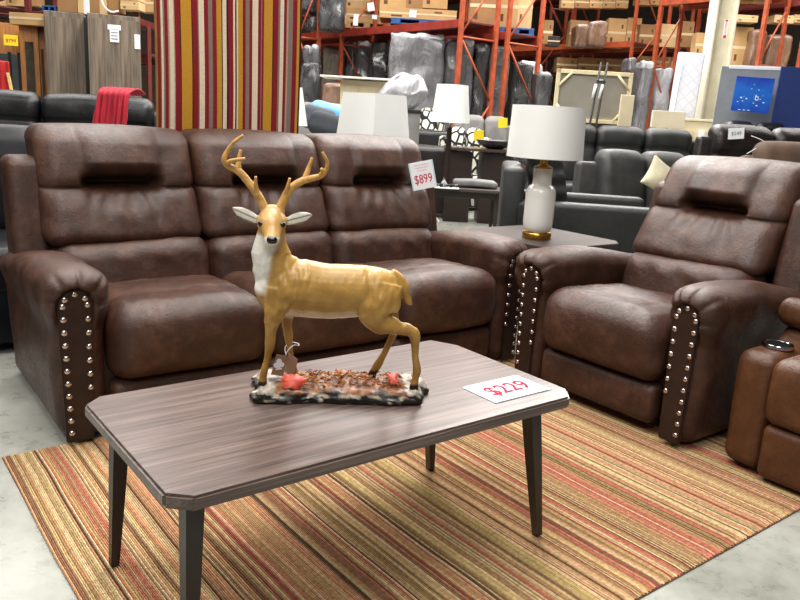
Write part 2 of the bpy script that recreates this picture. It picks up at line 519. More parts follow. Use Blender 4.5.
def recliner_group(name, label, cat, loc, rz, seats):
    t = thing(name, label, cat, loc, rz)
    sw = .6165; half = seats * sw / 2
    for s in (-1, 1): rec_arm(t, s, half, .016 if seats > 1 else -.008)
    box('base_frame', (half * 2 + .3, .80, .27), (0, .47, .185), L_PANEL, t, r=.02)
    box('back_panel', (half * 2 + .1, .08, .80), (0, .97, .54), L_BROWN, t, r=.03, rot=(R(-6), 0, 0))
    for i in range(seats):
        cx = (i - (seats - 1) / 2) * sw; bw = .662 if seats > 1 else .675
        bcx = (i - (seats - 1) / 2) * .662
        link('seat_cushion', seat_mesh(sw - .006, i * 3.1), L_BROWN, t, (cx, 0, 0))
        link('footrest_panel', rbox((sw - .02, .08, .17), .035, (20, 1, 8), 4, lambda x, y, z: (x, y - .012 * pil(z / .2 + .5) * (y < 0) + (.004 * math.exp(-((abs(x) - .16) / .007) ** 2) if y < 0 else 0), z)), L_BROWN, t, (cx, .045, .128))
        link('lumbar_cushion', lumbar_mesh(sw + (.03 if seats > 1 else .02), i * 2.7), L_BROWN, t, (bcx * .97, .615, 0))
        link('back_cushion', back_mesh(bw, 1.3 + i * 4.7, lean=.20 if seats > 1 else .30), L_BROWN, t, (bcx, .70, 0))
    for s in (-1, 1):
        x = s * (half + (.095 if seats > 1 else .035 + .07 * s))
        def wd(x, y, z): return (x + .004 * nz(x, y, z, 6), y + (z + .25) * .20, z)
        link('back_wing', rbox((.15, .20, .46), .04, (4, 6, 18), 4, wd), L_BROWN, t, (x, .76, .72))
    for sx in (-1, 1):
        for y in (.12, .82): box('foot', (.06, .06, .045), (sx * (half + .04), y, .0225), M_BLACK, t)
    return t
sofa = recliner_group('reclining_sofa', 'three-seat brown leather reclining sofa with nailhead arms behind the coffee table', 'sofa', (1.70, 2.60, 0), R(-1.5), 3)
rec = recliner_group('recliner', 'brown leather recliner chair with nailhead arms at the right end of the rug', 'armchair', (2.55, 1.895, .011), R(-90), 1)

# tan recliner at the right edge
def tan_recliner():
    t = thing('recliner', 'tan leather recliner with a chrome cupholder in its arm, at the right edge', 'armchair', (2.585, .885, .011), R(-90))
    for s in (-1, 1):
        def d(x, y, z, s=s):
            Y = y + .475; Z = z + .23
            Z += .10 * sm(.26, .42, Y) * sm(.2, .45, Z)
            x2 = x * (1 - .05 * sm(.3, .0, Z)); 
            Y += .010 * nz(x, 0, Z, 5, s)
            return (x2 + .005 * nz(x, Y, Z, 6), Y, Z + .015)
        a = link('arm', rbox((.15, .95, .43), .045, (6, 30, 18), 6, d), L_TAN, t, (s * .36, 0, -.012))
        if s == -1:
            c = lathe('cupholder', [(.040, -.02), (.042, .004), (.046, .008), (.052, .008), (.055, .003), (.055, -.004), (.040, -.02)], M_CHROME, a, (0, .15, .468))
            lathe('cup_shade_disc', [(.0001, 0), (.0415, 0), (.0415, .0035), (.0001, .0035)], plain('cup_shadow_black', (8, 8, 8), .8, spec=.1), c, (0, 0, .003))  # black disc near the rim stands in for shade inside the cup hole
        def d2(x, y, z): return (x + .008 * nz(x, y, z, 9), y + .008 * nz(x, y, z, 11, 4), z + .01 * math.sin(y * 22) * sm(0, .04, z))
        link('arm_pad', rbox((.20, .42, .11), .05, (5, 14, 3), 5, d2), L_TAN, t, (s * .365, .50, .545))
    link('seat_cushion', rbox((.57, .66, .24), .04, (20, 20, 6), 5, lambda x, y, z: (x, y - .02 * pil(z / .24 + .5) * (y < -.2), z + .02 * (1 - (x / .285) ** 2) * (z > 0))), L_TAN, t, (0, .30, .335))
    link('footrest_panel', rbox((.57, .08, .20), .03, (16, 1, 6), 4), L_TAN, t, (0, .015, .115))
    box('base_frame', (.6, .8, .2), (0, .5, .15), L_TAN, t, r=.02)
    link('back_cushion', rbox((.60, .24, .6), .09, (16, 4, 20), 5, lambda x, y, z: (x, y + (z + .3) * .2 - .03 * pil(((z + .3) / .3) % 1) * (y < 0), z)), L_TAN, t, (0, .74, .72))
    for sx in (-1, 1):
        for y in (.1, .85): box('foot', (.06, .06, .04), (sx * .38, y, .02), M_BLACK, t)
tan_recliner()

# ------------------------------------------------------------------ price sign on the table, price sign on the sofa
def price_sign(label, loc, quat, w, h, word, size, small=False):
    t = thing('price_sign', label, 'sign', loc); t.rotation_mode = 'QUATERNION'; t.rotation_quaternion = quat
    box('plastic_sleeve', (w, h, .0016), (0, 0, .001), M_SLEEVE, t, r=.0003)
    box('paper', (w * .90, h * .99, .0012), (0, 0, .0024), M_WHITE, t, r=.0003)
    text('price_lettering', word, size, M_RED, t, (0, -h * (.02 if not small else .14), .0036), (0, 0, 0), bold=.0013 if not small else .0002, xs=.9 if not small else .72)
    if small:
        for k in range(3):
            box('heading_line', (w * (.6 - .1 * k), .0022, .0004), (0, h * (.38 - .1 * k), .0033), M_REDP, t, r=.0001)
    return t
def bpz(px, py, z):
    d = RW @ Vector((px - 400, 300 - py, -F)); t = (z - H) / d.z; return Vector((0, 0, H)) + d * t
# corners of the sheet lying on the tabletop
cA, cB, cC = Vector((1.345, 1.388, .4652)), Vector((1.573, 1.307, .4652)), Vector((1.395, 1.51, .4652))
a = bpz(463, 388, .466); b = bpz(517, 375, .466); c_ = bpz(551, 390, .466); d_ = bpz(495, 403, .466)
ex = ((c_ - d_) + (b - a)).normalized(); ctr = (a + b + c_ + d_) / 4
W_ = ((c_ - d_).length + (b - a).length) / 2; H_ = ((a - d_).length + (b - c_).length) / 2
qz = Matrix.Rotation(math.atan2(ex.y, ex.x), 3, 'Z').to_quaternion()
price_sign('white $229 price sign in a clear sleeve lying on the coffee table', (ctr.x, ctr.y, .4653), qz, W_, H_, '$229', .085)
P9 = Vector((2.565, 3.135, .90))
nrm = (Vector((0, 0, H)) - P9); nrm.z *= .2; nrm.normalize()
up = Vector((0, 0, 1)); xx = up.cross(nrm).normalized(); yy = nrm.cross(xx)
mq = Matrix((xx, yy, nrm)).transposed() @ Matrix.Rotation(R(14), 3, 'Z')
price_sign('white $899 price sign hanging at the right edge of the brown sofa back', P9, mq.to_quaternion(), .130, .145, '$899', .066, True)

# ------------------------------------------------------------------ deer figurine
DT = thing('deer_figurine', 'painted resin buck deer statue with antlers standing on the coffee table', 'figurine', (1.075, 1.605, .465), R(-31))
def et(st, ref=(0, 1, 0), seg=28, sub=5):
    """stations (x,y,z,ra,rb): ra lies across the path, rb along ref"""
    s = smoothpath(st, sub)
    return tube_data([p[:3] for p in s], [p[3] for p in s], seg, True, ref, [p[4] for p in s])
def make_deer():
    parts = []
    parts.append(et([(-.228, 0, .285, .022, .018), (-.21, 0, .285, .050, .036), (-.17, 0, .283, .068, .050), (-.12, 0, .287, .076, .055), (-.05, 0, .281, .073, .055),
                     (.01, 0, .283, .071, .054), (.06, 0, .285, .066, .052), (.10, 0, .286, .060, .048), (.13, 0, .285, .046, .038), (.147, 0, .285, .022, .018)]))
    parts.append(et([(-.145, .004, .27, .068, .046), (-.165, .003, .312, .068, .044), (-.184, 0, .35, .055, .039), (-.196, 0, .388, .045, .035), (-.2, 0, .42, .038, .032), (-.2, .004, .455, .031, .03), (-.2, .004, .478, .02, .02)]))
    # head towards the viewer
    hr = (1, 0, 0)
    parts.append(et([(-.2, .03, .466, .016, .016), (-.2, .018, .466, .030, .031), (-.2, -.004, .464, .034, .0365), (-.199, -.024, .455, .031, .034), (-.197, -.042, .442, .024, .025),
                     (-.195, -.058, .431, .0195, .0205), (-.194, -.070, .424, .017, .0185), (-.194, -.079, .420, .010, .011)], ref=hr))
    # cheeks / brow
    parts.append(et([(-.222, -.012, .452, .008, .008), (-.226, -.014, .456, .010, .010), (-.226, -.010, .462, .007, .007)]))
    parts.append(et([(-.177, -.012, .454, .008, .008), (-.172, -.014, .458, .010, .010), (-.173, -.010, .464, .007, .007)]))
    parts.append(et([(-.222, .0, .489, .013, .012), (-.2, .0, .494, .012, .012), (-.177, .0, .490, .013, .012)], ref=(0, 1, 0)))
    # pedicles
    parts.append(et([(-.214, 0, .478, .013, .013), (-.219, 0, .497, .012, .012)])); parts.append(et([(-.184, 0, .478, .013, .013), (-.179, 0, .497, .012, .012)]))
    # ears (leaf shaped)
    parts.append(et([(-.226, .004, .462, .006, .006), (-.245, .004, .468, .013, .0045), (-.265, .004, .476, .0165, .004), (-.285, .004, .486, .012, .0035), (-.300, .004, .493, .002, .002)], ref=(0, 1, 0)))
    parts.append(et([(-.174, .004, .462, .006, .006), (-.155, .004, .466, .013, .0045), (-.135, .004, .473, .0165, .004), (-.115, .004, .480, .012, .0035), (-.098, .004, .484, .002, .002)], ref=(0, 1, 0)))
    # legs
    parts.append(et([(-.165, -.026, .29, .045, .026), (-.172, -.032, .245, .034, .023), (-.182, -.034, .208, .021, .018), (-.186, -.035, .175, .0145, .0135), (-.187, -.035, .146, .0135, .0125),
                     (-.190, -.036, .125, .0105, .010), (-.195, -.036, .098, .0085, .0085), (-.200, -.035, .074, .010, .010), (-.203, -.034, .055, .0095, .009), (-.204, -.034, .042, .012, .011), (-.205, -.034, .030, .013, .012)]))
    parts.append(et([(-.145, .026, .27, .04, .024), (-.147, .03, .215, .022, .017), (-.147, .032, .180, .0135, .0125), (-.142, .033, .148, .0125, .012), (-.139, .033, .12, .009, .0085),
                     (-.134, .033, .09, .008, .008), (-.128, .033, .066, .010, .0095), (-.125, .031, .048, .009, .009), (-.126, .028, .03, .012, .011)]))
    parts.append(et([(.098, -.018, .31, .05, .028), (.092, -.030, .27, .056, .030), (.083, -.034, .238, .050, .029), (.095, -.035, .212, .034, .023), (.122, -.035, .203, .025, .018),
                     (.150, -.035, .196, .018, .0145), (.174, -.035, .190, .0155, .0125), (.187, -.035, .176, .0155, .0125), (.190, -.035, .150, .0115, .010), (.192, -.035, .12, .0095, .009),
                     (.197, -.036, .095, .0105, .0095), (.199, -.036, .078, .012, .0105), (.196, -.037, .060, .0095, .0095), (.194, -.039, .040, .012, .011), (.192, -.041, .028, .013, .012)]))
    parts.append(et([(.105, .022, .28, .045, .024), (.115, .03, .235, .035, .022), (.132, .033, .200, .020, .016), (.142, .033, .178, .0145, .012), (.135, .033, .150, .010, .009),
                     (.124, .033, .122, .009, .0085), (.112, .033, .094, .0095, .009), (.101, .032, .072, .012, .0105), (.092, .031, .056, .0105, .010), (.084, .030, .040, .012, .011)]))
    # tail
    parts.append(et([(.118, 0, .335, .012, .012), (.140, 0, .322, .014, .013), (.156, 0, .298, .014, .013), (.162, 0, .275, .012, .011), (.172, 0, .258, .008, .007), (.180, 0, .250, .003, .003)]))
    V, Fc = merge(*parts)
    o = link('tmp', mesh(V, Fc)); md = o.modifiers.new('r', 'REMESH'); md.mode = 'VOXEL'; md.voxel_size = .0027
    s = o.modifiers.new('s', 'SMOOTH'); s.factor = .5; s.iterations = 7
    dg = bpy.context.evaluated_depsgraph_get()
    me = bpy.data.meshes.new_from_object(o.evaluated_get(dg)); bpy.data.objects.remove(o)
    # carved hair relief
    N0 = [v.normal.copy() for v in me.vertices]; P0 = [v.co.copy() for v in me.vertices]; P1 = []
    for p_, n in zip(P0, N0):
        x, y, z = p_
        a = mnoise.noise((x * 48 + z * 30, y * 20, z * 30 - x * 60)); 
        amp = .0036 if (-.25 < x < -.09 and .2 < z < .38) else (.0026 if x > .04 and z > .18 else .0006)
        if z > .44 or z < .16: amp = .0003
        P1 += list(p_ + n * a * amp)
    me.vertices.foreach_set('co', P1); me.update()
    tan = s2l((190, 148, 76)); och = s2l((150, 108, 44)); pale = s2l((232, 214, 176)); white = s2l((236, 232, 220)); blk = s2l((26, 22, 20)); face = s2l((202, 156, 92))
    def mixc(a, b, t): t = max(0, min(1, t)); return tuple(a[i] * (1 - t) + b[i] * t for i in range(3)) + (1,)
    def fn(v):
        x, y, z = v.co; n = N0[v.index]
        k = mnoise.noise((x * 30, y * 30, z * 30)) * .5
        c = mixc(tan, och, .35 + k - .6 * sm(.28, .36, z) + .35 * sm(.2, .1, z))
        # belly
        c = mixc(c, pale, sm(-.35, -.75, n.z + .2 * k) * sm(.26, .235, z) * sm(.18, .2, z) * sm(-.17, -.14, x) * sm(.07, .04, x))
        if .20 < z < .235 and -.15 < x < .04: c = mixc(c, pale, sm(.235, .215, z + .006 * k))
        # throat: front left of neck
        if z > .27 and z < .435 and x < -.12:
            edge = -.205 + (z - .29) * .22 + .012 * k
            c = mixc(c, white, sm(edge + .012, edge - .006, x) * sm(.262, .29, z) * (1 - .0))
        if z >= .395:
            c = mixc(c, face, .7 * sm(.395, .43, z)) if not (z < .43 and x < -.2) else c
            d1 = math.hypot(x + .194, (z - .425)); 
            if y < -.045: c = mixc(c, white, sm(.024, .016, abs(z - .418) + abs(x + .194) * .3) * .7)
        ex = x + .2
        if abs(ex) > .038 and z > .44 and abs(y) < .03:
            # ear: white cup with dark rim and vein
            sgn = 1 if ex > 0 else -1
            u = (abs(ex) - .03); mid = .464 + u * (.40 if sgn < 0 else .30)
            dz = abs(z - mid)
            if n.y < -.25 and u > .008:
                c = mixc(white, blk, .85 * sm(.0026, .0008, dz))
                c = mixc(c, blk, sm(.011, .0135, dz) * .8)
            else: c = mixc(face, blk, .25)
        if z < .047 and z < .06 and not (x > .05 and y > 0 and z > .06): c = blk if z < .043 else mixc(c, blk, .6)
        if x > .06 and x < .13 and y > .01 and z < .06: c = mixc(c, blk, sm(.062, .054, z))
        return c
    setcol(me, fn); me.shade_smooth()
    def turn(me_, dx=.011, dz=-.006):
        for v in me_.vertices:
            k = sm(.36, .45, v.co.z); v.co.x += dx * k; v.co.z += dz * k
    turn(me)
    body = link('body', me, attr_mat('painted_resin', rough=.36, bump=.25, bscale=220, spec=.5, bdist=.001, var=.14, vscale=130), DT)
    body['label'] = 'tan painted deer body with white throat and belly'
    gloss = plain('gloss_black', (14, 12, 12), .08, var=.02)
    for ex_ in (-.2235, -.1735): link('eye', rbox((.0175, .015, .0145), .0070, k=4), gloss, DT, (ex_ + .011, -.0375, .4555))
    link('nose', rbox((.026, .018, .018), .0085, k=4), gloss, DT, (-.1845, -.0765, .4225))
    # antlers
    am = plain('antler_bone', (186, 142, 74), .45, var=.18, scale=60, bump=.3, bscale=300)
    def ant(main, tines, ):
        vf = [et(main, sub=6, seg=12)] + [et(t, sub=5, seg=10) for t in tines]
        return mesh(*merge(*vf))
    def st(l, r0, r1):
        n = len(l); return [(x, y, z, r0 + (r1 - r0) * (i / (n - 1)) ** 1.3, r0 + (r1 - r0) * (i / (n - 1)) ** 1.3) for i, (x, y, z) in enumerate(l)]
    A = ant(st([(-.217, 0, .490), (-.232, .002, .520), (-.252, .004, .548), (-.282, .004, .582), (-.308, -.002, .596), (-.318, -.006, .610), (-.310, -.008, .632), (-.293, -.010, .655), (-.272, -.012, .672)], .0115, .0032),
            [st([(-.236, .002, .528), (-.241, -.006, .550), (-.241, -.012, .574)], .0075, .003),
             st([(-.284, .004, .582), (-.285, .010, .605), (-.280, .014, .636)], .0085, .0035),
             st([(-.314, -.004, .600), (-.298, -.020, .610), (-.266, -.030, .617)], .0065, .0035)])
    B = ant(st([(-.183, 0, .490), (-.172, .002, .518), (-.157, .004, .545), (-.130, .004, .566), (-.105, 0, .575), (-.082, -.006, .583), (-.068, -.010, .600), (-.068, -.012, .620), (-.080, -.014, .642)], .0115, .0032),
            [st([(-.170, .002, .525), (-.163, -.006, .548), (-.158, -.012, .574)], .0075, .003),
             st([(-.122, .004, .568), (-.115, .010, .592), (-.104, .014, .626)], .0085, .0035),
             st([(-.080, -.008, .586), (-.074, -.022, .594), (-.082, -.030, .602)], .008, .0045)])
    turn(A); turn(B)
    link('antler', A, am, DT); link('antler', B, am, DT)
    # base: rough slab
    def bd(x, y, z):
        top = sm(-.008, .012, z)
        a = math.atan2(y / .085, x / .225)
        r = 1 + .05 * math.sin(a * 5 + 1) + .035 * math.sin(a * 11) + .03 * nz(x, y, z, 40)
        ledge = 1 - .07 * top
        return (x * r * ledge, y * r * ledge + .004 * nz(x, y, z, 60, 2), z + .017 + top * (.010 * nz(x, y, 0, 22) + .005 * nz(x, y, 0, 70)) + (.003 if top > .5 else 0) * math.sin(x * 90))
    me = rbox((.452, .172, .036), .012, (70, 26, 4), 3, bd)
    cb = [s2l(c) for c in ((22, 18, 16), (214, 204, 180), (98, 66, 38), (176, 112, 60))]
    def bfn(v):
        x, y, z = v.co; k = nz(x, y, z, 55, 3); k2 = nz(x, y, z, 20, 9)
        if z < .017: return mixc(cb[0], cb[1], sm(.15, .35, k - .2) )
        if z < .026: return mixc(cb[0], cb[1], sm(-.1, .25, k))
        c = mixc(cb[2], cb[3], .5 + k * 1.2)
        if abs(x) > .17: c = mixc(c, s2l((190, 190, 180)), .6)
        return mixc(c, cb[0], sm(.1, .45, k2))
    setcol(me, bfn)
    base = link('base', me, attr_mat('painted_base', rough=.4, bump=.5, bscale=160, spec=.5, bdist=.003, var=.4, vscale=150), DT)
    # leaf litter
    rnd = random.Random(3); V = []; Fc = []; cols = []
    pc = [(150, 92, 44), (188, 120, 62), (120, 72, 36), (205, 150, 96), (96, 60, 34), (170, 84, 52)]
    for i in range(420):
        x = rnd.uniform(-.15, .17); y = rnd.uniform(-.055, .06); z = .034 + rnd.uniform(0, .012) + .006 * max(0, 1 - abs(y) / .06)
        a = rnd.uniform(0, 6.28); s = rnd.uniform(.004, .009); tl = rnd.uniform(-.004, .006)
        o = len(V)
        V += [(x - s * math.cos(a), y - s * math.sin(a), z), (x + s * .4 * math.sin(a), y - s * .4 * math.cos(a), z + .001), (x + s * math.cos(a), y + s * math.sin(a), z + tl), (x - s * .4 * math.sin(a), y + s * .4 * math.cos(a), z + .002)]
        Fc.append([o, o + 1, o + 2, o + 3]); cols.append(s2l(rnd.choice(pc)))
    me = mesh(V, Fc, False); it = iter(cols); setcol(me, lambda p: next(it), 'CORNER')
    sol = link('leaf_litter', me, attr_mat('leaf_litter', rough=.95, bump=0, var=.1), DT); sol['kind'] = 'stuff'
    md = sol.modifiers.new('s', 'SOLIDIFY'); md.thickness = .001
    # two red maple leaves
    redl = plain('red_leaf', (206, 84, 66), .5, var=.2, scale=60)
    def leaf(cx, cy, cz, sc, rz, tilt):
        pts = []
        for i in range(40):
            a = 2 * math.pi * i / 40; r = sc * (.86 + .08 * math.cos(5 * a) + .06 * math.cos(11 * a) + .04 * math.sin(17 * a)); pts.append((r * math.cos(a) * 1.25, r * math.sin(a)))
        V = [(0, 0, .0015)] + [(x, y, .006 * math.sin(3 * math.atan2(y, x) + 1) ) for x, y in pts]
        Fc = [[0, i + 1, (i + 1) % 40 + 1] for i in range(40)]
        o = link('leaf', mesh(V, Fc), redl, DT, (cx, cy, cz), (tilt, 0, rz)); m = o.modifiers.new('s', 'SOLIDIFY'); m.thickness = .002
        o['label'] = 'red maple leaf'
    leaf(-.125, -.052, .050, .028, .2, R(42)); leaf(.138, -.030, .056, .022, 1.2, R(35))
make_deer()
def hang_tag():
    br = plain('kraft_card', (150, 118, 92), .7, var=.05)
    p = Vector((1.075, 1.605, .465)); rot = Matrix.Rotation(R(-31), 4, 'Z')
    w = p + (rot @ Vector((-.146, -.004, .112)))
    t = thing('hang_tag', 'small brown folded tag on white string tied to the deer leg', 'tag', w, R(-31))
    for s, x, a in ((-1, -.016, .35), (1, .014, -.75)):
        box('card', (.034, .0012, .056), (x, .0, -.035), br, t, r=.0003, rot=(0, R(14), a))
    e = text('emblem', '♣', .03, M_WHITE, t, (-.018, -.0035, -.032), (R(90), 0, .35))
    if len(e.data.vertices) < 10:
        bpy.data.objects.remove(e)
    pr = prism('emblem', [(-.007, .0), (-.009, .007), (-.004, .012), (.002, .014), (.008, .010), (.009, .003), (.003, -.001), (.002, -.012), (-.001, -.012), (-.001, .0)], 0, .0008, M_WHITE, t, loc=(-.018, -.0030, -.034), rot=(R(90), 0, .35))
    pts = [(.0, 0, -.008), (.002, -.003, .004), (.012, .012, .012), (.022, .02, .016), (.032, .028, .012), (.03, .045, .012), (.015, .05, .014), (.002, .035, .012), (-.004, .015, .008), (.0, 0, -.008)]
    tube('string', smoothpath(pts, 4), .0011, M_WHITE, t, 6)
hang_tag()

# ------------------------------------------------------------------ end table and white lamp between sofa and recliner
def end_table(label, loc, rz, hx, hy, h, mtop, mleg, name='end_table', group=None, apron=True, c=.07):
    t = thing(name, label, 'table', loc, rz, group)
    poly = [(-hx + c, -hy), (hx - c, -hy), (hx, -hy + c), (hx, hy - c), (hx - c, hy), (-hx + c, hy), (-hx, hy - c), (-hx, -hy + c)]
    prism('tabletop', poly, h - .03, h, mtop, t, bevel=.004)
    if apron: box('apron', (hx * 1.6, hy * 1.6, .07), (0, 0, h - .065), mleg, t)
    for sx in (-1, 1):
        for sy in (-1, 1): box('leg', (.035, .035, h - .03), (sx * (hx - .07), sy * (hy - .07), (h - .03) / 2), mleg, t)
    return t
end_table('dark wood end table wedged between brown sofa and recliner, under the white glass lamp', (3.175, 2.815, 0), 0, .305, .345, .60, M_TOP2, M_DLEG, apron=False)
def table_lamp():
    t = thing('table_lamp', 'white glass lamp with gold base and drum shade on the end table', 'lamp', (3.07, 2.755, .60))
    lathe('base', [(.0001, 0), (.075, 0), (.077, .004), (.077, .028), (.073, .034), (.0001, .034)], M_GOLD, t)
    g = NT('opal_glass'); g.col((238, 238, 232)); g.rough(.08); g.b.inputs['Coat Weight'].default_value = .8; g.b.inputs['Subsurface Weight'].default_value = .15
    g.b.inputs['Subsurface Radius'].default_value = (.02, .02, .02)
    prof = [(.0001, .034), (.055, .034), (.068, .042), (.076, .06), (.080, .09), (.080, .235), (.077, .258), (.066, .276), (.054, .285), (.050, .295), (.049, .315), (.050, .36), (.050, .372), (.0001, .373)]
    lathe('body', prof, g.m, t)
    lathe('cap', [(.0001, .373), (.049, .373), (.049, .380), (.030, .388), (.020, .394), (.020, .42), (.012, .425), (.012, .56), (.0001, .56)], M_GOLD, t)
    sh = lathe('lamp_shade', [(.187, .428), (.198, .426), (.198, .430), (.189, .684), (.189, .688), (.186, .688), (.1835, .681), (.194, .432), (.187, .428)], M_SHADE, t)
    ring = [(math.cos(R(i * 20)) * .03, math.sin(R(i * 20)) * .03, .67) for i in range(19)]
    tube('harp_ring', ring, .002, M_GOLD, t, 6)
    for a in (0, 120, 240):
        tube('spoke', [(.03 * math.cos(R(a)), .03 * math.sin(R(a)), .67), (.186 * math.cos(R(a)), .186 * math.sin(R(a)), .67)], .0016, M_GOLD, sh, 6)
table_lamp()
# ------------------------------------------------------------------ striped panel behind the sofa
def striped_panel():
    x0, x1 = 1.362, 2.137
    t = thing('striped_rug_panel', 'tall display panel of red, gold and cream striped rug behind the brown sofa', 'rug display', ((x0 + x1) / 2, 3.72, 0))
    w = x1 - x0; hh = 2.25
    # stripe edges measured across the width in picture columns 157..302
    st = [(157, 'rd'), (159, 'gd'), (160, 'cr'), (162, 'gy'), (163.5, 'rd'), (166.5, 'ch'), (168, 'cr'), (172, 'ch'), (173, 'rd'), (178, 'bk'), (179, 'go'), (189, 'bk'), (190, 'rd'), (195, 'gy'), (196, 'cr'),
          (201, 'rd'), (205, 'gy'), (209, 'rd'), (213, 'go'), (218, 'bk'), (219, 'cr'), (223, 'bk'), (225, 'rd'), (230, 'cr'), (232, 'bk'), (233.5, 'cr'), (235, 'go'), (240, 'rd'), (243, 'gy'), (247, 'rd'),
          (250, 'cr'), (256, 'rd'), (259, 'gy'), (260, 'rd'), (262, 'go'), (271, 'bk'), (272, 'rd'), (277, 'gy'), (279, 'cr'), (283, 'rd'), (286, 'ch'), (288, 'gy'), (293, 'rd'), (298, 'go'), (301, 'bk')]
    pal = dict(rd=(134, 28, 36), gd=(120, 80, 40), cr=(226, 208, 180), gy=(134, 116, 106), ch=(176, 150, 126), bk=(44, 30, 28), go=(196, 142, 48))
    edges = [s[0] for s in st] + [303]
    V = []; Fc = []; cols = []; nzr = 30; T = .03
    xs = [(e - 157) / (303 - 157) * w - w / 2 for e in edges]
    for j in range(nzr + 1):
        z = .002 + (hh - .002) * j / nzr
        for x in xs: V.append((x + .002 * math.sin(z * 6), -T / 2 + .003 * math.sin(x * 18) + .003 * math.sin(z * 5 + x * 7), z))
    m = len(xs)
    for j in range(nzr):
        for i in range(m - 1): a = j * m + i; Fc.append([a, a + 1, a + m + 1, a + m]); cols.append(s2l(pal[st[i][1]]))
    me = mesh(V, Fc, True); it = iter(cols); setcol(me, lambda p: next(it), 'CORNER')
    o = link('striped_face', me, attr_mat('striped_weave', rough=.9, bump=.8, bscale=260, var=.2, vscale=180, vstretch=(.3, .3, 2)), t)
    sd = o.modifiers.new('s', 'SOLIDIFY'); sd.thickness = .006; sd.offset = 1
    box('backing_board', (w - .01, .03, hh - .02), (0, .012, hh / 2), plain('panel_backing', (140, 104, 52), .8), t)
    for sx in (-1, 1): box('foot', (.05, .36, .03), (sx * .3, .04, .015), M_BLACK, t)
striped_panel()

# ------------------------------------------------------------------ generic lounge furniture for the showroom behind
def lounge(name, label, cat, loc, rz, w, d, hs, ha, hb, n, mat, aw=.2, group=None, head=False, bt=.2, backs=True):
    t = thing(name, label, cat, (loc[0], loc[1], 0), rz, group)
    box('base_frame', (w - .06, d - .06, hs - .18), (0, 0, (hs - .18) / 2 + .05), mat, t, r=.02)
    iw = w - 2 * aw
    for s in (-1, 1):
        link('arm', rbox((aw, d, ha - .05), min(.06, aw / 2.5), (3, 8, 4), 4, lambda x, y, z: (x + .006 * nz(x, y, z, 5), y, z + .01 * nz(x, y, 0, 4))), mat, t, (s * (w - aw) / 2, 0, ha / 2 + .025))
        for y in (-1, 1): box('foot', (.05, .05, .06), (s * (w / 2 - .08), y * (d / 2 - .08), .03), M_BLACK, t)
    box('back_frame', (w - .04, .12, hb - .12), (0, d / 2 - .07, (hb - .12) / 2 + .03), mat, t, r=.04)
    cw = iw / n
    for i in range(n):
        x = (i - (n - 1) / 2) * cw; sd = i * 2.3 + w
        link('seat_cushion', rbox((cw - .006, d - .2, .2), .06, (8, 8, 2), 4, lambda x, y, z: (x, y, z + .02 * (1 - (2 * x / cw) ** 2) * (z > 0) + .006 * nz(x, y, 0, 6, sd))), mat, t, (x, -.08, hs - .08))
        bh = hb - hs + .04
        def dd(x, y, z):
            tt = (z + bh / 2) / bh
            Y = y - (.035 * pil((tt / .66 if tt < .66 else (tt - .66) / .34) if head else tt, 2.2)) * (y < .0) + (.03 * math.exp(-((tt - .66) / .03) ** 2) if head and y < 0 else 0)
            return (x + .01 * nz(x, y, z, 5, sd), Y + tt * .1 + .012 * nz(x, 0, z, 6, sd), z + .015 * (1 - (2 * x / cw) ** 2) * (tt > .7))
        if backs: link('back_cushion', rbox((cw - .004, bt, bh), .09, (14, 3, 22), 5, dd), mat, t, (x, d / 2 - .2, hs + bh / 2 - .02))
    return t

VR = R(-38)      # turned to face the viewer
# behind-left: black leather seating
g = G(-5, 4.4)
lounge('loveseat', 'dark blue-black leather loveseat directly behind the left end of the brown sofa', 'sofa', (.12, 4.25), R(0), 2.5, .95, .46, .66, 1.00, 2, plain('navy_black_leather', (9, 12, 16), .45, bump=.2, bscale=30, spec=.25))
g = G(-34, 6.3)
lounge('reclining_sofa', 'long glossy black leather sofa in front of the weathered wood wardrobes', 'sofa', g, R(-30), 3.3, .95, .50, .80, 1.19, 3, L_BLACK, head=True)
def throw():
    D = 5.55; x, y = G(121, D)
    t = thing('throw_blanket', 'crimson throw blanket draped over the back of the black leather sofa', 'blanket', (x, y, 0), VR)
    V = []; Fc = []; nu, nv = 48, 26; w = .22
    for j in range(nv + 1):
        v = j / nv
        for i in range(nu + 1):
            u = i / nu - .5
            f = .012 * math.sin(u * 38 + v * 3) + .009 * math.sin(u * 67 + v * 5 + 1) + .01 * nz(u * 3, v * 2, 0, 2)
            if v < .62: yy = -.16 - .08 * (1 - v / .62) + f; zz = .93 + .31 * (v / .62)
            else:
                a = (v - .62) / .38; yy = -.16 + .34 * a + f * .3; zz = 1.24 + .035 * math.sin(a * math.pi) + f * .4
            V.append((u * w * (1 + .06 * math.sin(v * 4)) + .03 * (v - .5), yy, zz))
    for j in range(nv):
        for i in range(nu): a = j * (nu + 1) + i; Fc.append([a, a + 1, a + nu + 2, a + nu + 1])
    o = link('throw_fabric', mesh(V, Fc), plain('crimson_fleece', (150, 20, 40), .9, bump=.4, bscale=160), t)
    sd = o.modifiers.new('s', 'SOLIDIFY'); sd.thickness = .01
throw()

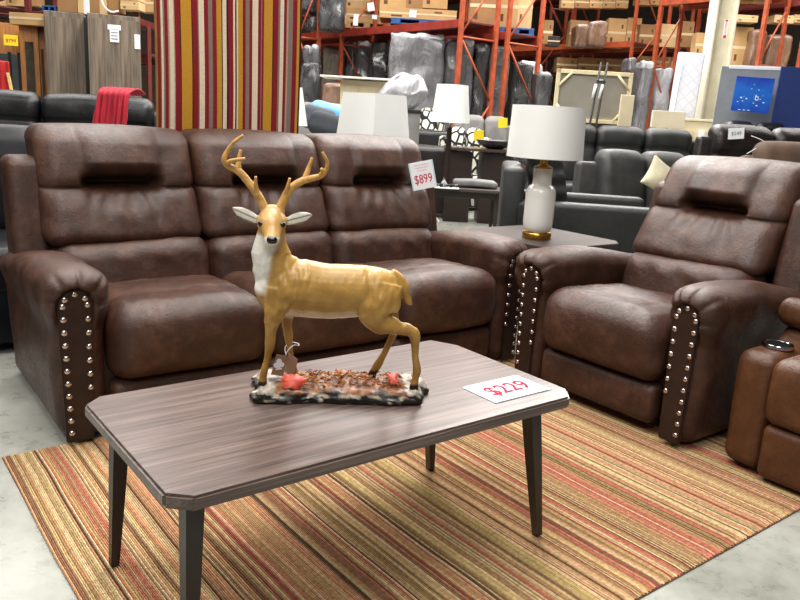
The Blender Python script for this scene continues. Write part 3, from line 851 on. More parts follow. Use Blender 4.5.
# wardrobes and hutch on the left
VL = R(-18); VRR = R(-55)     # turned towards the viewer at the far left / far right
def block(name, label, cat, px0, px1, py0, py1, D, mat, depth=.5, rz=VR, group=None, z0=None, r=.004, back=0):
    """a box-shaped body: returns (thing, w, h, z0); its front plane faces the viewer side"""
    cx = HX((px0 + px1) / 2, (py0 + py1) / 2 if z0 is None else py0); x, y = G(cx, D); w = (px1 - px0) * D / F
    zt = HZ(cx, py0, D); zb = HZ(cx, py1, D) if z0 is None else z0
    fx, fy = math.sin(-rz), math.cos(-rz)
    t = thing(name, label, cat, (x + fx * depth / 2 * 1, y + fy * depth / 2, zb), rz, group)
    h = zt - zb
    box('body', (w, depth, h), (0, 0, h / 2), mat, t, r=r)
    return t, w, h, zb, depth
def front(t, name, w, h, cx, cz, dep, mat, th=.01, label=None):
    o = box(name, (w, th, h), (cx, -dep / 2 - th / 2, cz), mat, t, r=.001)
    if label: o['label'] = label
    return o
t, w, h, zb, dp = block('wardrobe', 'tall weathered grey wood wardrobe left of its twin, beside the oak cabinet', 'wardrobe', 46, 83, 12, 0, 7.4, M_WEATH, .5, VL, z0=0)
front(t, 'door', w - .02, h - .1, 0, h / 2, dp, M_WEATH)
t, w, h, zb, dp = block('wardrobe', 'tall weathered grey wood wardrobe with white labels, beside the striped panel', 'wardrobe', 90, 138.5, 15, 0, 7.2, M_WEATH, .45, VL, z0=0)
for sx in (-1, 1): front(t, 'door', w * (.6 if sx < 0 else .38), h - .08, sx * w * (.195 if sx < 0 else .3), h / 2, dp, M_WEATH)
front(t, 'paper_label', .115, .045, -.0, h - .11, dp + .02, M_WHITE); front(t, 'paper_label', .08, .12, -.0, h - .18, dp + .02, M_WHITE)
front(t, 'paper_label', .05, .13, .20, h - .22, dp + .02, M_WHITE)
for k in range(3): front(t, 'printed_line', .06, .007, -.0, h - .155 - k * .028, dp + .044, plain('grey_ink', (120, 120, 125), .6), .002)
gp = box('gap_shade_strip', (.05, .3, 1.93), (*G(90, 7.5), .965), M_BLACK, rot=(0, 0, VL)); gp.name = 'dark_gap_strip'; tag(gp, 'narrow black strip standing in for the shade in the gap between the two weathered wardrobes', 'panel')  # black strip put in for the shade of the open gap
t, w, h, zb, dp = block('curio_cabinet', 'oak display cabinet with a tall glass door left of the wardrobes', 'cabinet', 20, 37, 26, 0, 7.6, M_OAK, .4, VL, z0=0)
front(t, 'glass_door', w * .45, h * .8, .0, h * .52, dp, M_GLASSD)
t, w, h, zb, dp = block('curio_cabinet', 'narrow oak cabinet squeezed against the left wardrobe', 'cabinet', 38.5, 44.5, 29, 0, 7.7, M_OAK, .4, VL, z0=0)
front(t, 'glass_door', w * .4, h * .75, .0, h * .52, dp, M_GLASSD)
t, w, h, zb, dp = block('mirror_cabinet', 'oak hutch with bright mirror glass at the far left edge', 'cabinet', -25, 19, 22, 0, 7.9, M_OAK, .4, VL, z0=0)
front(t, 'mirror', w * .80, h * .40, .02, h * .64, dp, plain('mirror_glass', (180, 190, 190), .05, 1, var=.1))
for k in range(3): front(t, 'glazing_bar', .03, h * .42, .12 + k * .09 - .02, h * .64, dp + .02, M_BLACK)
s = thing('price_card', 'bright yellow price card on the oak hutch at far left', 'sign', (*G(14, 7.5), HZ(11, 45.5, 7.5)), VL)
box('card', (.125, .004, .1), (0, 0, .05), M_YEL, s, r=.001); text('price_lettering', '$799', .045, M_RED, s, (0, -.004, .045), (R(90), 0, 0))
t, w, h, zb, dp = block('carton', 'flat brown carton lying on top of the oak cabinets', 'box', 10, 46, 13, 25, 7.5, M_CARTON, .5)
front(t, 'tape_strip', w, .02, 0, h * .55, dp, M_TAPE, .003)
o = thing('garment', 'red and yellow garment hanging at the left edge above the black sofa', 'clothing', (*G(5, 6.9), 1.08), VL)
link('fabric', rbox((.10, .05, .42), .02, (10, 2, 12), 3, lambda x, y, z: (x * (1 + .3 * (.2 - z)), y + .012 * math.sin(x * 90), z)), plain('red_cloth', (176, 30, 34), .85), o, (0, 0, .18))
box('yellow_trim', (.025, .05, .3), (.055, -.01, .14), plain('yellow_cloth', (224, 196, 120), .85), o, rot=(0, R(-8), 0))

# ------------------------------------------------------------------ pallet racking
def rack(label, x0, y0, dep, bays, bay, beams, top=5.5, frames_mat=M_ORANGE, beam_mat=M_ORANGE, pw=.068):
    t = thing('pallet_rack', label, 'rack', (x0, y0, 0), 0)
    for k in range(bays + 1):
        yy = k * bay
        for xx in (0, dep): box('upright', (pw, pw * .8, top), (xx, yy, top / 2), frames_mat, t, r=.003)
        z = .5; n = 0
        while z < top - 1:
            a = (0, yy, z) if n % 2 == 0 else (dep, yy, z); b = (dep, yy, z + .95) if n % 2 == 0 else (0, yy, z + .95)
            tube('brace', [a, b], .017, frames_mat, t, 6)
            if n % 2 == 0: tube('crossbar', [(0, yy, z - .03), (dep, yy, z - .03)], .017, frames_mat, t, 6)
            z += .97; n += 1
    for k in range(bays):
        for z in beams:
            for xx in (0, dep): box('beam', (.05, bay - pw * .8, .12), (xx, (k + .5) * bay, z), beam_mat, t, r=.003)
            box('deck', (dep - .06, bay - .1, .03), (dep / 2, (k + .5) * bay, z + .045), M_MAROON, t, r=.003)
    return t
ax, ay = G(454.5, 11.8)
rack('orange pallet rack holding plastic-wrapped sofas, nearest the tapered floor lamp', ax, ay, .74, 2, 3.3, (2.60, 4.7), beam_mat=M_REDB)
rack('orange pallet rack back to back behind the wrapped-sofa rack', ax + .92, ay - .08, .74, 2, 3.3, (2.52, 4.7), beam_mat=M_REDB)
lx, ly = G(297, 13.4)
rack('orange pallet rack seen end-on beside the striped panel', lx, ly, .40, 1, 2.6, (2.72, 4.7), beam_mat=M_REDB)
cx_, cy_ = G(622, 17)
rack('orange pallet rack beyond the framed canvas', cx_, cy_, .9, 2, 2.75, (3.0, 4.4), 6.5)
rack('orange pallet rack just right of the rack beyond the canvas', cx_ + 1.15, cy_ - .05, .9, 2, 2.75, (2.98, 4.4), 6.5, beam_mat=M_MAROON)
dx_, dy_ = G(746, 13.5)
rack('orange pallet rack behind the grey partition and the column', dx_, dy_, .7, 1, 2.1, (3.58,), 6.5, pw=.078)
rack('orange pallet rack at the far right above the navy partition', dx_ + .9, dy_ - .27, .7, 1, 2.1, (3.54,), 6.5, pw=.078, beam_mat=M_MAROON)
fx_, fy_ = G(540, 22)
rack('dark red pallet rack in the far distance behind the canvas', fx_, fy_, .9, 3, 2.8, (3.3, 5.0), 7, M_MAROON, M_MAROON)
wx, wy = G(-20, 12.2)
rack('dark red pallet rack at the far left above the oak hutch', wx, wy, 2.2, 1, .95, (2.48, 4.4), 4.4, M_MAROON, M_MAROON)
wx2, wy2 = G(150, 10.4)
rack('dark red rack seen in the gap between wardrobe and striped panel', wx2, wy2, .3, 1, 1.4, (1.0, 1.75), 2.15, M_MAROON, M_MAROON, .05)

# cartons: (px0,px1,py0,py1,D,material,label)
def carton(px0, px1, py0, py1, D, mat, label, name='carton', cat='box', rz=VR, depth=None, group=None, marks=True, z0=None):
    t, w, h, zb, dp = block(name, label, cat, px0, px1, py0, py1, D, mat, depth or min(.8, max(.25, (px1 - px0) * D / F * .8)), rz, group, z0)
    if marks:
        front(t, 'tape_strip', w, min(.05, h * .12), 0, h * .5, dp, M_TAPE, .003)
        front(t, 'printed_mark', w * .14, h * .16, -w * .28, h * .25, dp, M_INK, .002)
        front(t, 'printed_mark', w * .1, h * .14, w * .26, h * .72, dp, M_INK, .002)
    return t
def pallet(px0, px1, py0, py1, D, mat, label):
    cx = HX((px0 + px1) / 2, py0); x, y = G(cx, D); w = (px1 - px0) * D / F; zt = HZ(cx, py0, D); zb = HZ(cx, py1, D)
    fx, fy = math.sin(-VR), math.cos(-VR)
    t = thing('pallet', label, 'pallet', (x + fx * .35, y + fy * .35, zb), VR); h = zt - zb
    box('deck_board', (w, .8, h * .25), (0, 0, h * .875), mat, t); box('bottom_board', (w, .8, h * .2), (0, 0, h * .1), mat, t)
    for k in (-1, 0, 1): box('block', (w * .14, .8, h * .55), (k * w * .42, 0, h * .475), mat, t)
D1 = 12.6
for a in [
    (364, 383, -14, 11, 14.9, M_CARTON, 'flattened carton bundle on the blue pallet, upper left of the wrapped sofas', 'c'),
    (346, 364, -10, 9, 15.4, M_CARTON3, 'pale stacked cartons at the left end of the rack shelf above the wrapped sofas', 'c'),
    (345, 381, 8, 22, 15.0, M_CARTON, 'low wide carton under the flattened bundle on the rack shelf', 'c'),
    (381, 407, -16, 8.5, 13.4, M_CARTON, 'upper carton of the pair above the big wrapped sofa', 'c'),
    (381, 456, 8.5, 19.5, 13.4, M_CARTON, 'long low carton carrying others above the big wrapped sofa', 'c'),
    (407, 424, -16, 8.5, 13.4, M_CARTON2, 'middle upper carton above the big wrapped sofa', 'c'),
    (424, 448, -16, 8.5, 13.4, M_CARTON, 'right upper carton above the big wrapped sofa', 'c'),
    (471, 498, -16, 27, D1, M_CARTON2, 'tall carton seen through the rack end frame left of the double post', 'c'),
    (499, 519, -16, 29, D1 + .4, M_CARTON, 'tall carton on the blue pallet just right of the double rack post', 'c'),
    (519, 533, -16, 29, D1 + .4, M_CARTON3, 'narrower tall carton beside the rack post', 'c'),
    (541, 553, 20, 44, 16, M_CARTON2, 'olive brown carton just right of the second rack frame', 'c'),
    (548, 560, 36, 46, 16, M_DARKWOOD, 'small dark crate on the far shelf left of the orange post', 'c'),
]: carton(*a[:7])
for a in [(392, 456, 19.5, 25.5, 13.4, M_PALBLUE, 'long blue pallet under the cartons above the wrapped sofas'),
          (345, 390, 22, 29, 15.0, M_PALLET, 'wooden pallet at the left of the shelf above the wrapped sofas'),
          (500, 534, 28, 35, D1 + .3, M_PALBLUE, 'short bright blue pallet between the rack posts')]: pallet(*a)
for i, (px, py, w_, h_) in enumerate([(352, 20, 5, 11), (366, 7, 7, 8), (370, 17, 5, 4), (407, 14, 6, 6)]):
    t = thing('paper_label', ['white label hanging down on the low wide carton', 'white tilted sheet on the flattened carton bundle', 'small white label on the low wide carton', 'white label stuck on the long low carton'][i], 'label', (*G(px, 12.9 if px > 380 else 14.4), HZ(px, py + h_ / 2, 12.9 if px > 380 else 14.4)), VR)
    box('sheet', (w_ * 14 / F, .004, h_ * 14 / F), (0, 0, h_ * 7 / F), M_WHITE, t, rot=(0, R(-12 if i == 1 else 3), 0), r=.001)
# far racks' cartons, one group per shelf
rnd = random.Random(5)
def shelf_row(px0, px1, y0, y1, D, wpx, where, grp):
    x = px0; k = 0
    adj = ['leftmost', 'second', 'third', 'fourth', 'fifth', 'sixth', 'seventh', 'eighth', 'ninth', 'tenth', 'eleventh', 'twelfth']
    while x < px1 - wpx * .4:
        w = wpx * rnd.uniform(.8, 1.2); top = y0 + rnd.uniform(0, (y1 - y0) * .2)
        mat = rnd.choice([M_CARTON, M_CARTON2, M_CARTON3, M_CARTON])
        tone = {'cardboard': 'brown', 'dark_cardboard': 'dark brown', 'pale_cardboard': 'pale'}[mat.name]
        carton(x, x + w - 1, top, y1, D, mat, '%s carton, %s from the left %s' % (tone, adj[min(k, 11)].replace('leftmost', 'first'), where), group=grp)
        x += w; k += 1
sh_top = HZ
shelf_row(562, 632, -6, 8, 18, 13, 'on the top shelf beyond the canvas', 'cartons on the top far shelf')
shelf_row(570, 634, 18, 47, 17.8, 17, 'on the orange-beamed shelf beyond the canvas', 'cartons on the middle far shelf')
shelf_row(557, 634, 57, 72, 18.6, 24, 'on the low shelf just above the canvas', 'long cartons above the canvas')
shelf_row(640, 694, 19, 47, 17.6, 19, 'behind the rack end frames right of the canvas', 'cartons behind the end frames')
shelf_row(637, 690, -8, 5, 18, 16, 'on the top shelf above the end frames', 'cartons on top of the far right rack')
shelf_row(640, 682, 56, 67, 18, 14, 'low on the rack left of the quilted mattress', 'low cartons left of the mattress')
shelf_row(696, 712, 28, 57, 14.4, 15, 'beside the column behind the mattress', 'cartons beside the column')
shelf_row(722, 768, -12, 2, 14.0, 20, 'on the top shelf right of the column', 'cartons on the top right shelf')
shelf_row(775, 812, 15, 23, 13.9, 18, 'on the shelf at the top right corner', 'cartons at the top right')
carton(720, 733, 24, 68, 14.0, M_CARTON2, 'tall dark carton standing just right of the column')
carton(733, 751, 27, 68, 13.9, M_CARTON, 'tall pale carton second from the column above the grey partition')
carton(736, 758, 15, 22, 13.7, M_CARTON3, 'flat carton lying above the tall pale carton')
M_WRAPB = plain('brown_wrap', (134, 106, 88), .35, var=.2, scale=9, bump=.6, bscale=14)
# left top shelf
shelf_row(-6, 38, -14, 6, 12.6, 15, 'on the shelf above the oak hutch', 'cartons at the top left')
for i, a in enumerate([(58, 77, -8, 12, M_CARTON2), (78, 84, -8, 13, M_CARTON3), (84, 90, -10, 14, M_WHITE), (90, 100, -10, 14, M_CARTON2), (100, 107, -10, 15, M_CARTON3), (108, 119, -10, 12, M_CARTON2)]):
    carton(a[0], a[1], a[2], a[3], 10.2, a[4], ['dark carton above the left wardrobe', 'pale narrow carton above the left wardrobe', 'white carton above the gap between the wardrobes', 'dark upright carton above the right wardrobe, left end', 'slim pale carton above the right wardrobe', 'dark carton behind the looping strap above the right wardrobe'][i], marks=False)
for i in range(2):
    carton(121, 139, -8 + i * 9, 1 + i * 9 - .5, 10.1, M_CARTON3, ['upper of two low pale cartons stacked above the right wardrobe', 'lower of two low pale cartons stacked above the right wardrobe'][i])
carton(140, 156, -6, 12, 11.6, M_CARTON, 'carton next to the striped panel at the top, above the red rack')
pallet(44, 58, 6, 12, 10.3, M_PALBLUE, 'blue pallet corner above the left wardrobe')
# the rack that carries them, behind the wardrobes
sx_, sy_ = G(44, 10.6)
rack('dark red shelf rack carrying cartons behind the wardrobes', sx_, sy_, .6, 1, .6, (2.2,), 3.4, M_MAROON, M_MAROON, .06) if False else None
tr = thing('shelf_rack', 'dark red storage shelf carrying cartons behind the two wardrobes', 'rack', (*G(98, 10.75), 0), VR)
box('shelf', (1.5, .9, .08), (0, 0, HZ(98, 14, 10.3) - .05), M_MAROON, tr)
for s in (-1, 1):
    for s2 in (-1, 1): box('upright', (.07, .07, 3.2), (s * .72, s2 * .42, 1.6), M_MAROON, tr)
tube('strap', smoothpath([G(103, 10.0) + (HZ(103, -6, 10),), G(107, 10.0) + (HZ(107, 6, 10),), G(114, 10.0) + (HZ(114, 12, 10),), G(121, 10.) + (HZ(121, 11, 10),)], 5), .012, M_WHITE, None, 6)
o = bpy.data.objects['strap']; tag(o, 'pale packing strap looping down above the right wardrobe', 'strap')

# ------------------------------------------------------------------ plastic wrapped furniture standing on end
def wrapm(name, dark, light, rough=.16):
    m = NT(name); v = m.mapping((1, 1, .35)); n = m.noise(v, 7, 7, .7, 1.2)
    m.col(m.ramp(m.noise(m.mapping(), 3, 3), [(.3, dark), (.75, light)])); m.rough(m.ramp(n, [(.3, (rough,) * 3 + (1,)), (.7, (rough + .3,) * 3 + (1,))]))
    m.bump(n, 1, .06); m.b.inputs['Coat Weight'].default_value = .8; m.b.inputs['Coat Roughness'].default_value = .12; m.b.inputs['Specular IOR Level'].default_value = .8
    return m.m
W_DARK = wrapm('plastic_over_charcoal', (58, 58, 60), (112, 112, 116)); W_GREY = wrapm('plastic_over_grey', (84, 84, 88), (128, 128, 132)); W_TAN = wrapm('plastic_over_tan', (120, 108, 94), (150, 138, 122))
W_BLACK = wrapm('plastic_over_black', (22, 22, 24), (60, 60, 64)); W_CLEAR = wrapm('crumpled_clear_plastic', (150, 150, 156), (215, 215, 220))
W_BROWN = wrapm('plastic_over_brown', (110, 76, 54), (150, 112, 84))
def wrapped(px0, px1, py0, py1, D, mat, label, name='wrapped_sofa', cat='wrapped furniture', z0=0, depth=.5, r=.07, amp=.045, cap=True):
    cx = HX((px0 + px1) / 2, py0 + 12); x, y = G(cx, D); w = (px1 - px0) * D / F; zt = HZ(cx, py0, D); zb = z0 if z0 is not None else HZ(cx, py1, D)
    t = thing(name, label, cat, (x + .6 * depth / 2, y + .76 * depth / 2, zb), VR); h = zt - zb; s = px0 * .37
    def d(x, y, z): return (x + amp * nz(x, y, z, 3, s), y + amp * nz(x, y, z, 3.3, s + 4), z + amp * nz(x, y, z, 4, s + 8))
    link('wrapped_body', rbox((w, depth, h), min(r, w * .4), (10, 8, 26), 4, d), mat, t, (0, 0, h / 2))
    if cap:
        def d2(x, y, z): return (x * (1 + .1 * nz(x, y, z, 5, s)), y, z + .03 * nz(x, y, z, 9, s))
        link('plastic_cap', rbox((w * .96, depth * .96, .16), .05, (14, 8, 3), 3, d2), W_CLEAR, t, (0, 0, h - .055))
for a in [
    (303, 310, 46, 70, 13.0, W_DARK, 'grey wrapped seat back at left of the end-on rack'), (311, 318, 46, 110, 13.3, W_GREY, 'pale wrapped bundle beside the orange post left of the brown bundle'),
    (300, 318, 62, 110, 12.6, W_BLACK, 'dark plastic-wrapped bundle low in the end-on rack'),
    (323, 341, 46, 82, 15.2, W_TAN, 'tan plastic-wrapped bundle between the orange rack posts'),
    (345, 356, 41, 110, 15.4, W_DARK, 'first narrow charcoal sofa standing wrapped on end right of the tan bundle'), (357, 370, 42, 110, 14.8, W_DARK, 'second charcoal sofa standing wrapped on end'),
    (371, 389, 40, 110, 14.2, W_BLACK, 'darkest wrapped sofa standing on end left of the big one'), (391, 445, 35, 125, 12.4, W_GREY, 'big grey sofa standing on end in shiny plastic behind the tapered lamp'),
    (446, 474, 40, 125, 12.5, W_DARK, 'grey wrapped sofa standing on end partly behind the rack post'), (474, 488, 43, 125, 12.6, W_BLACK, 'black wrapped piece inside the rack end frame'),
    (491, 510, 47, 125, 12.6, W_DARK, 'grey wrapped piece seen through the second rack frame'), (512, 534, 62, 125, 13.0, W_BLACK, 'black wrapped piece low in the second rack frame'),
    (536, 552, 72, 125, 12.0, W_BLACK, 'black wrapped piece left of the framed canvas'), (641, 654, 62, 110, 15.0, W_GREY, 'grey wrapped column-like bundle right of the canvas'),
    (657, 672, 68, 110, 15.3, W_CLEAR, 'white wrapped bundle left of the quilted mattress'), (752, 768, 29, 70, 13.7, W_BROWN, 'brown wrapped bundle just left of the rack post above the blue poster'),
    (769, 792, 34, 70, 13.9, W_BROWN, 'brown wrapped bundle above the navy partition'),
]: wrapped(*a, cap=a[5] in (W_DARK, W_GREY))
wrapped(576, 590, 24, 45, 17.2, W_BROWN, 'brown wrapped bundle on the middle far shelf, left end', z0=HZ(583, 47, 17.2), cap=False)
wrapped(590, 607, 21, 45, 17.0, W_BROWN, 'rounded brown wrapped bundle behind the rack brace beyond the canvas', z0=HZ(598, 47, 17.0), cap=False)
wrapped(519, 541, 62, 76, 14.0, W_CLEAR, 'crumpled clear wrap bundle on top of the black wrapped pieces', z0=HZ(530, 76, 14), cap=False)
wrapped(320, 344, -14, 30, 13.2, W_BLACK, 'dark wrapped bundle on the shelf between the two left posts', z0=HZ(332, 31, 13.2), cap=False)
wrapped(301, 317, -14, 12, 13.6, W_BLACK, 'dark wrapped bundle at the top beside the striped panel', z0=HZ(309, 12, 13.6), cap=False)
wrapped(301, 317, 15, 29, 13.6, W_BLACK, 'lower dark wrapped bundle beside the striped panel', z0=HZ(309, 29, 13.6), cap=False)
wrapped(322, 343, 83, 112, 11.2, W_BROWN, 'brown wrapped crate below the tan bundle', cap=False)
wrapped(627, 636, 58, 70, 16, W_GREY, 'small shiny wrapped roll above the right corner of the canvas', z0=HZ(631, 72, 16), cap=False)

# ------------------------------------------------------------------ cream dresser, bag, lamps on the middle left
t, w, h, zb, dp = block('storage_cabinet', 'cream storage cabinet with three panels behind the big square lamp shade', 'cabinet', 341, 396, 81, 0, 8.2, M_CREAM, .45, z0=0)
for k in range(3): front(t, 'door', w / 3 - .008, h - .1, (k - 1) * w / 3, h / 2, dp, M_CREAM)
o = box('board', (.80, .5, .02), (*G(358, 8.3), HZ(358, 80, 8.3) + .012), plain('white_board', (225, 222, 214), .5, var=.02), rot=(0, 0, VR)); o.name = 'shelf_board'; tag(o, 'thin white board lying along the top of the cream cabinet', 'board')
def bag():
    D = 6.9; x, y = G(397, D); z0 = HZ(397, 107, D)
    t = thing('plastic_bag', 'crumpled clear plastic bag bundle on a box right of the big square lamp shade', 'bag', (x, y, 0), VR)
    def d(x, y, z): 
        f = 1 - .35 * sm(-.05, .2, z)
        return (x * f + .05 * nz(x, y, z, 7, 2) + .09 * sm(-.1, .15, z), y * f + .05 * nz(x, y, z, 8, 5), z + .045 * nz(x, y, z, 8, 9))
    link('bag_body', rbox((.42, .3, .30), .12, (20, 14, 16), 5, d), W_CLEAR, t, (0, 0, z0 + .14))
    t2 = thing('storage_box', 'grey box under the crumpled plastic bag', 'box', (x, y, 0), VR); box('body', (.42, .32, z0 - .02), (0, 0, (z0 - .02) / 2), F_GREY, t2)
    box('lid', (.44, .34, .03), (0, 0, z0 - .03), M_BLACK, t2)
bag()
def square_lamp(px0, px1, pxt0, pxt1, py0, py1, D, label, tlabel, turn):
    cx = (px0 + px1) / 2; x, y = G(cx, D); zt = HZ(cx, py0, D); zb = HZ(cx, py1, D)
    wb = (px1 - px0) * D / F / (abs(math.cos(turn)) + abs(math.sin(turn))) / 2; wt = (pxt1 - pxt0) * D / F / (abs(math.cos(turn)) + abs(math.sin(turn))) / 2
    zs = .58
    end_table(tlabel, (x, y, 0), VR, .26, .26, zs, M_TOP2, M_DLEG)
    t = thing('table_lamp', label, 'lamp', (x, y, zs), VR + turn)
    lathe('base', [(.0001, 0), (.09, 0), (.09, .015), (.03, .03), (.018, .05), (.018, zt - zs - .05), (.0001, zt - zs - .05)], M_DARKWOOD, t)
    V = []; 
    for s, z in ((wb, zb - zs), (wt, zt - zs)): V += [(-s, -s, z), (s, -s, z), (s, s, z), (-s, s, z)]
    me = mesh(V, [[0, 1, 5, 4], [1, 2, 6, 5], [2, 3, 7, 6], [3, 0, 4, 7]], False)
    o = link('lamp_shade', me, M_SHADE, t); sd = o.modifiers.new('s', 'SOLIDIFY'); sd.thickness = .004; sd.offset = -1
    tube('harp', [(-wt + .002, 0, zt - zs - .03), (wt - .002, 0, zt - zs - .03)], .003, M_GOLD, t, 6)
square_lamp(336, 412, 343, 406, 94, 147, 4.6, 'table lamp with a big square tapered white shade behind the brown sofa', 'end table carrying the big square-shade lamp behind the brown sofa', R(-42))
square_lamp(272, 309, 278, 302, 87, 125, 5.2, 'table lamp whose white shade edge peeks out right of the striped panel', 'end table behind the striped panel carrying the half-hidden lamp', R(20))
# blue cushions and grey chair
gx = G(322, 7.2)
lounge('armchair', 'grey armchair heaped with blue cushions behind the sofa, right of the striped panel', 'armchair', gx, VR, 1.0, .85, .44, .62, HZ(322, 106, 7.2), 1, F_GREY)
for i, (px, py, c, s) in enumerate([(327, 112, (126, 182, 214), .20), (334, 117, (70, 130, 196), .17), (315, 116, (70, 74, 80), .2), (322, 122, (50, 54, 60), .2)]):
    x, y = G(px, 6.55); t = thing('throw_pillow', ['light blue cushion on top of the grey armchair', 'bright blue cushion at the right of the grey armchair', 'charcoal cushion at the left of the grey armchair', 'darkest cushion at the bottom front of the grey armchair'][i], 'cushion', (x - .02 * i, y - .06 * i, HZ(px, py, 6.55) - .1), VR)
    link('cushion_body', rbox((s * 1.5, .14, s), .065, (6, 2, 5), 4), plain('cushion_%d' % i, c, .85), t, (0, 0, .08), (R(-15), R(12), 0))

# ------------------------------------------------------------------ tapered lamp on its table, clutter, desk, chairs
DL = 7.9; x, y = G(464, DL)
end_table('rectangular dark wood table behind the sofa carrying the tapered white lamp', (x, y, 0), VR, .46, .26, .50, M_TOP2, M_DLEG, c=.01)
x, y = G(450.5, 7.75)
t = thing('table_lamp', 'lamp with tapered white shade and dark wood post on the rear table', 'lamp', (x, y, .50), VR)
s1 = HZ(452, 122.5, 7.75) - .5; s2 = HZ(452, 85, 7.75) - .5
box('base', (.14, .14, .03), (0, 0, .015), M_DARKWOOD, t)
V, Fc = tube_data([(0, 0, .03), (0, 0, s1 - .05)], [.035, .024], 4); link('post', mesh(V, Fc, False), M_DARKWOOD, t)
tube('stem', [(0, 0, s1 - .05), (0, 0, s2 - .03)], .008, M_CHROME, t, 8)
o = lathe('lamp_shade', [(.197, s1), (.158, s2), (.155, s2 - .002), (.194, s1 + .002), (.197, s1)], M_SHADE, t)
t = thing('jar_tray', 'small tray of dark-capped sample jars on the rear table', 'tray', (*G(451, 7.62), .50), VR)
box('tray', (.26, .12, .012), (0, 0, .006), M_WHITE, t)
for k in range(5): lathe('jar', [(.0001, 0), (.018, 0), (.018, .03), (.012, .036), (.0001, .036)], M_BLACK if k % 2 else M_CHROME, t, (-.1 + k * .05, 0, .012), 12)
t = thing('bottle', 'clear small bottle at the foot of the tapered lamp', 'bottle', (*G(448.5, 7.66), .518), VR)
lathe('body', [(.0001, 0), (.028, 0), (.028, .04), (.01, .06), (.01, .075), (.0001, .075)], W_CLEAR, t); lathe('cap', [(.0001, .075), (.012, .075), (.012, .09), (.0001, .09)], M_CHROME, t)
t = thing('seat_pad', 'flat pale grey pad lying on the right end of the rear table', 'cushion', (*G(480, 7.95), .502), VR)
link('pad', rbox((.46, .3, .07), .03, (8, 6, 1), 3, lambda x, y, z: (x, y, z + .02 * math.cos(x * 5))), F_GREY, t, (0, 0, .025))
# white low plinth and floor sign under
t = thing('display_plinth', 'low white plinth beyond the rear table legs', 'plinth', (*G(430, 9.4), 0), VR); box('body', (.6, .4, .22), (0, 0, .11), M_WHITE, t); box('top', (.62, .42, .02), (0, 0, .23), M_WHITE, t)
t = thing('picture_frame', 'small tilted picture with white frame leaning by the table leg', 'picture', (*G(430, 6.6), .05), VR + R(30))
box('frame', (.22, .015, .28), (0, 0, .2), M_WHITE, t, rot=(0, R(38), 0)); box('picture', (.19, .018, .25), (0, -.004, .2), plain('grey_print', (130, 132, 134), .5, var=.3), t, rot=(0, R(38), 0))
# desk
x, y = G(482, 9.0)
t = thing('desk', 'dark espresso wood desk behind the rear table', 'desk', (x, y, 0), VR); zt = HZ(482, 148, 9.0)
hx = .42
prism('desktop', [(-hx, -.22), (-.05, -.32), (hx, -.22), (hx, .3), (-hx, .3)], zt - .03, zt, plain('desk_top_wood', (74, 62, 56), .25, stretch=(2, 10, 10)), t, bevel=.003)
box('drawer_pedestal', (.3, .45, zt - .05), (-.24, .03, (zt - .05) / 2), M_DARKWOOD, t); box('drawer_pedestal', (.36, .45, zt - .05), (.2, .03, (zt - .05) / 2), M_DARKWOOD, t)
# dark leather recliner left of the lamp post
lounge('recliner', 'dark brown leather recliner left of the tapered lamp post', 'armchair', G(427, 9.4), R(52), .7, .8, .45, HZ(431, 145, 9.6), HZ(431, 143, 9.6) + .02, 1, L_ESP, backs=False)
lounge('armchair', 'black leather tub chair beyond the dark recliner', 'armchair', G(424, 10.6), R(52), .6, .7, .45, HZ(425, 130, 10.6), HZ(425, 128, 10.6), 1, L_BLACK)
def blotch():
    m = NT('black_white_leaf_print'); vo = m.n('ShaderNodeTexVoronoi', feature='DISTANCE_TO_EDGE'); vo.inputs['Scale'].default_value = 10
    m.l(m.mapping((1, 1, .7)), vo.inputs['Vector']); m.col(m.ramp(vo.outputs['Distance'], [(.0, (22, 22, 24)), (.10, (22, 22, 24)), (.13, (222, 218, 206)), (1, (222, 218, 206))])); m.rough(.85)
    return m.m
M_LEAF = blotch()
lounge('armchair', 'accent chair in black and white leaf print seen left of the tapered lamp shade', 'armchair', G(429, 11.7), VR, .55, .5, .45, .6, HZ(427, 110, 11.7), 1, M_LEAF, aw=.12)
lounge('accent_sofa', 'black and white leaf print loveseat between the tapered lamp and the desk', 'sofa', G(468, 10.2), VR, .74, .5, .45, HZ(470, 137, 10.2), HZ(470, 130, 10.2), 2, M_LEAF, aw=.14)
lounge('armchair', 'grey upholstered sofa with button back and yellow tags behind the desk', 'armchair', G(486, 11.0), VR, .95, .6, .45, .6, HZ(489, 118, 11.0), 2, F_GREY, aw=.14)
for i, (px, py, D) in enumerate([(503, 124, 10.6), (480, 137, 9.7)]):
    t = thing('price_tag', ['square yellow tag on the back of the grey button-back sofa', 'yellow tag on the leaf-print loveseat arm'][i], 'tag', (*G(px, D), HZ(px, py + 4, D)), VR)
    box('card', (.13, .004, .13), (0, 0, .07), M_YEL, t, rot=(0, R(-5), 0), r=.001)
t = thing('bowl', 'dark glossy decorative bowl on the espresso desk', 'bowl', (*G(497, 9.0), HZ(482, 148, 9.0)), 0)
lathe('bowl_body', [(.0001, 0), (.09, 0), (.2, .05), (.23, .1), (.22, .1), (.18, .06), (.08, .02), (.0001, .02)], W_BLACK, t)
lounge('recliner', 'blue-grey cushioned chair half hidden right of the big square lamp shade', 'armchair', G(409, 11.6), VR, .4, .5, .45, .6, HZ(409, 111, 11.6), 1, plain('denim_blue', (84, 98, 122), .85), aw=.12)

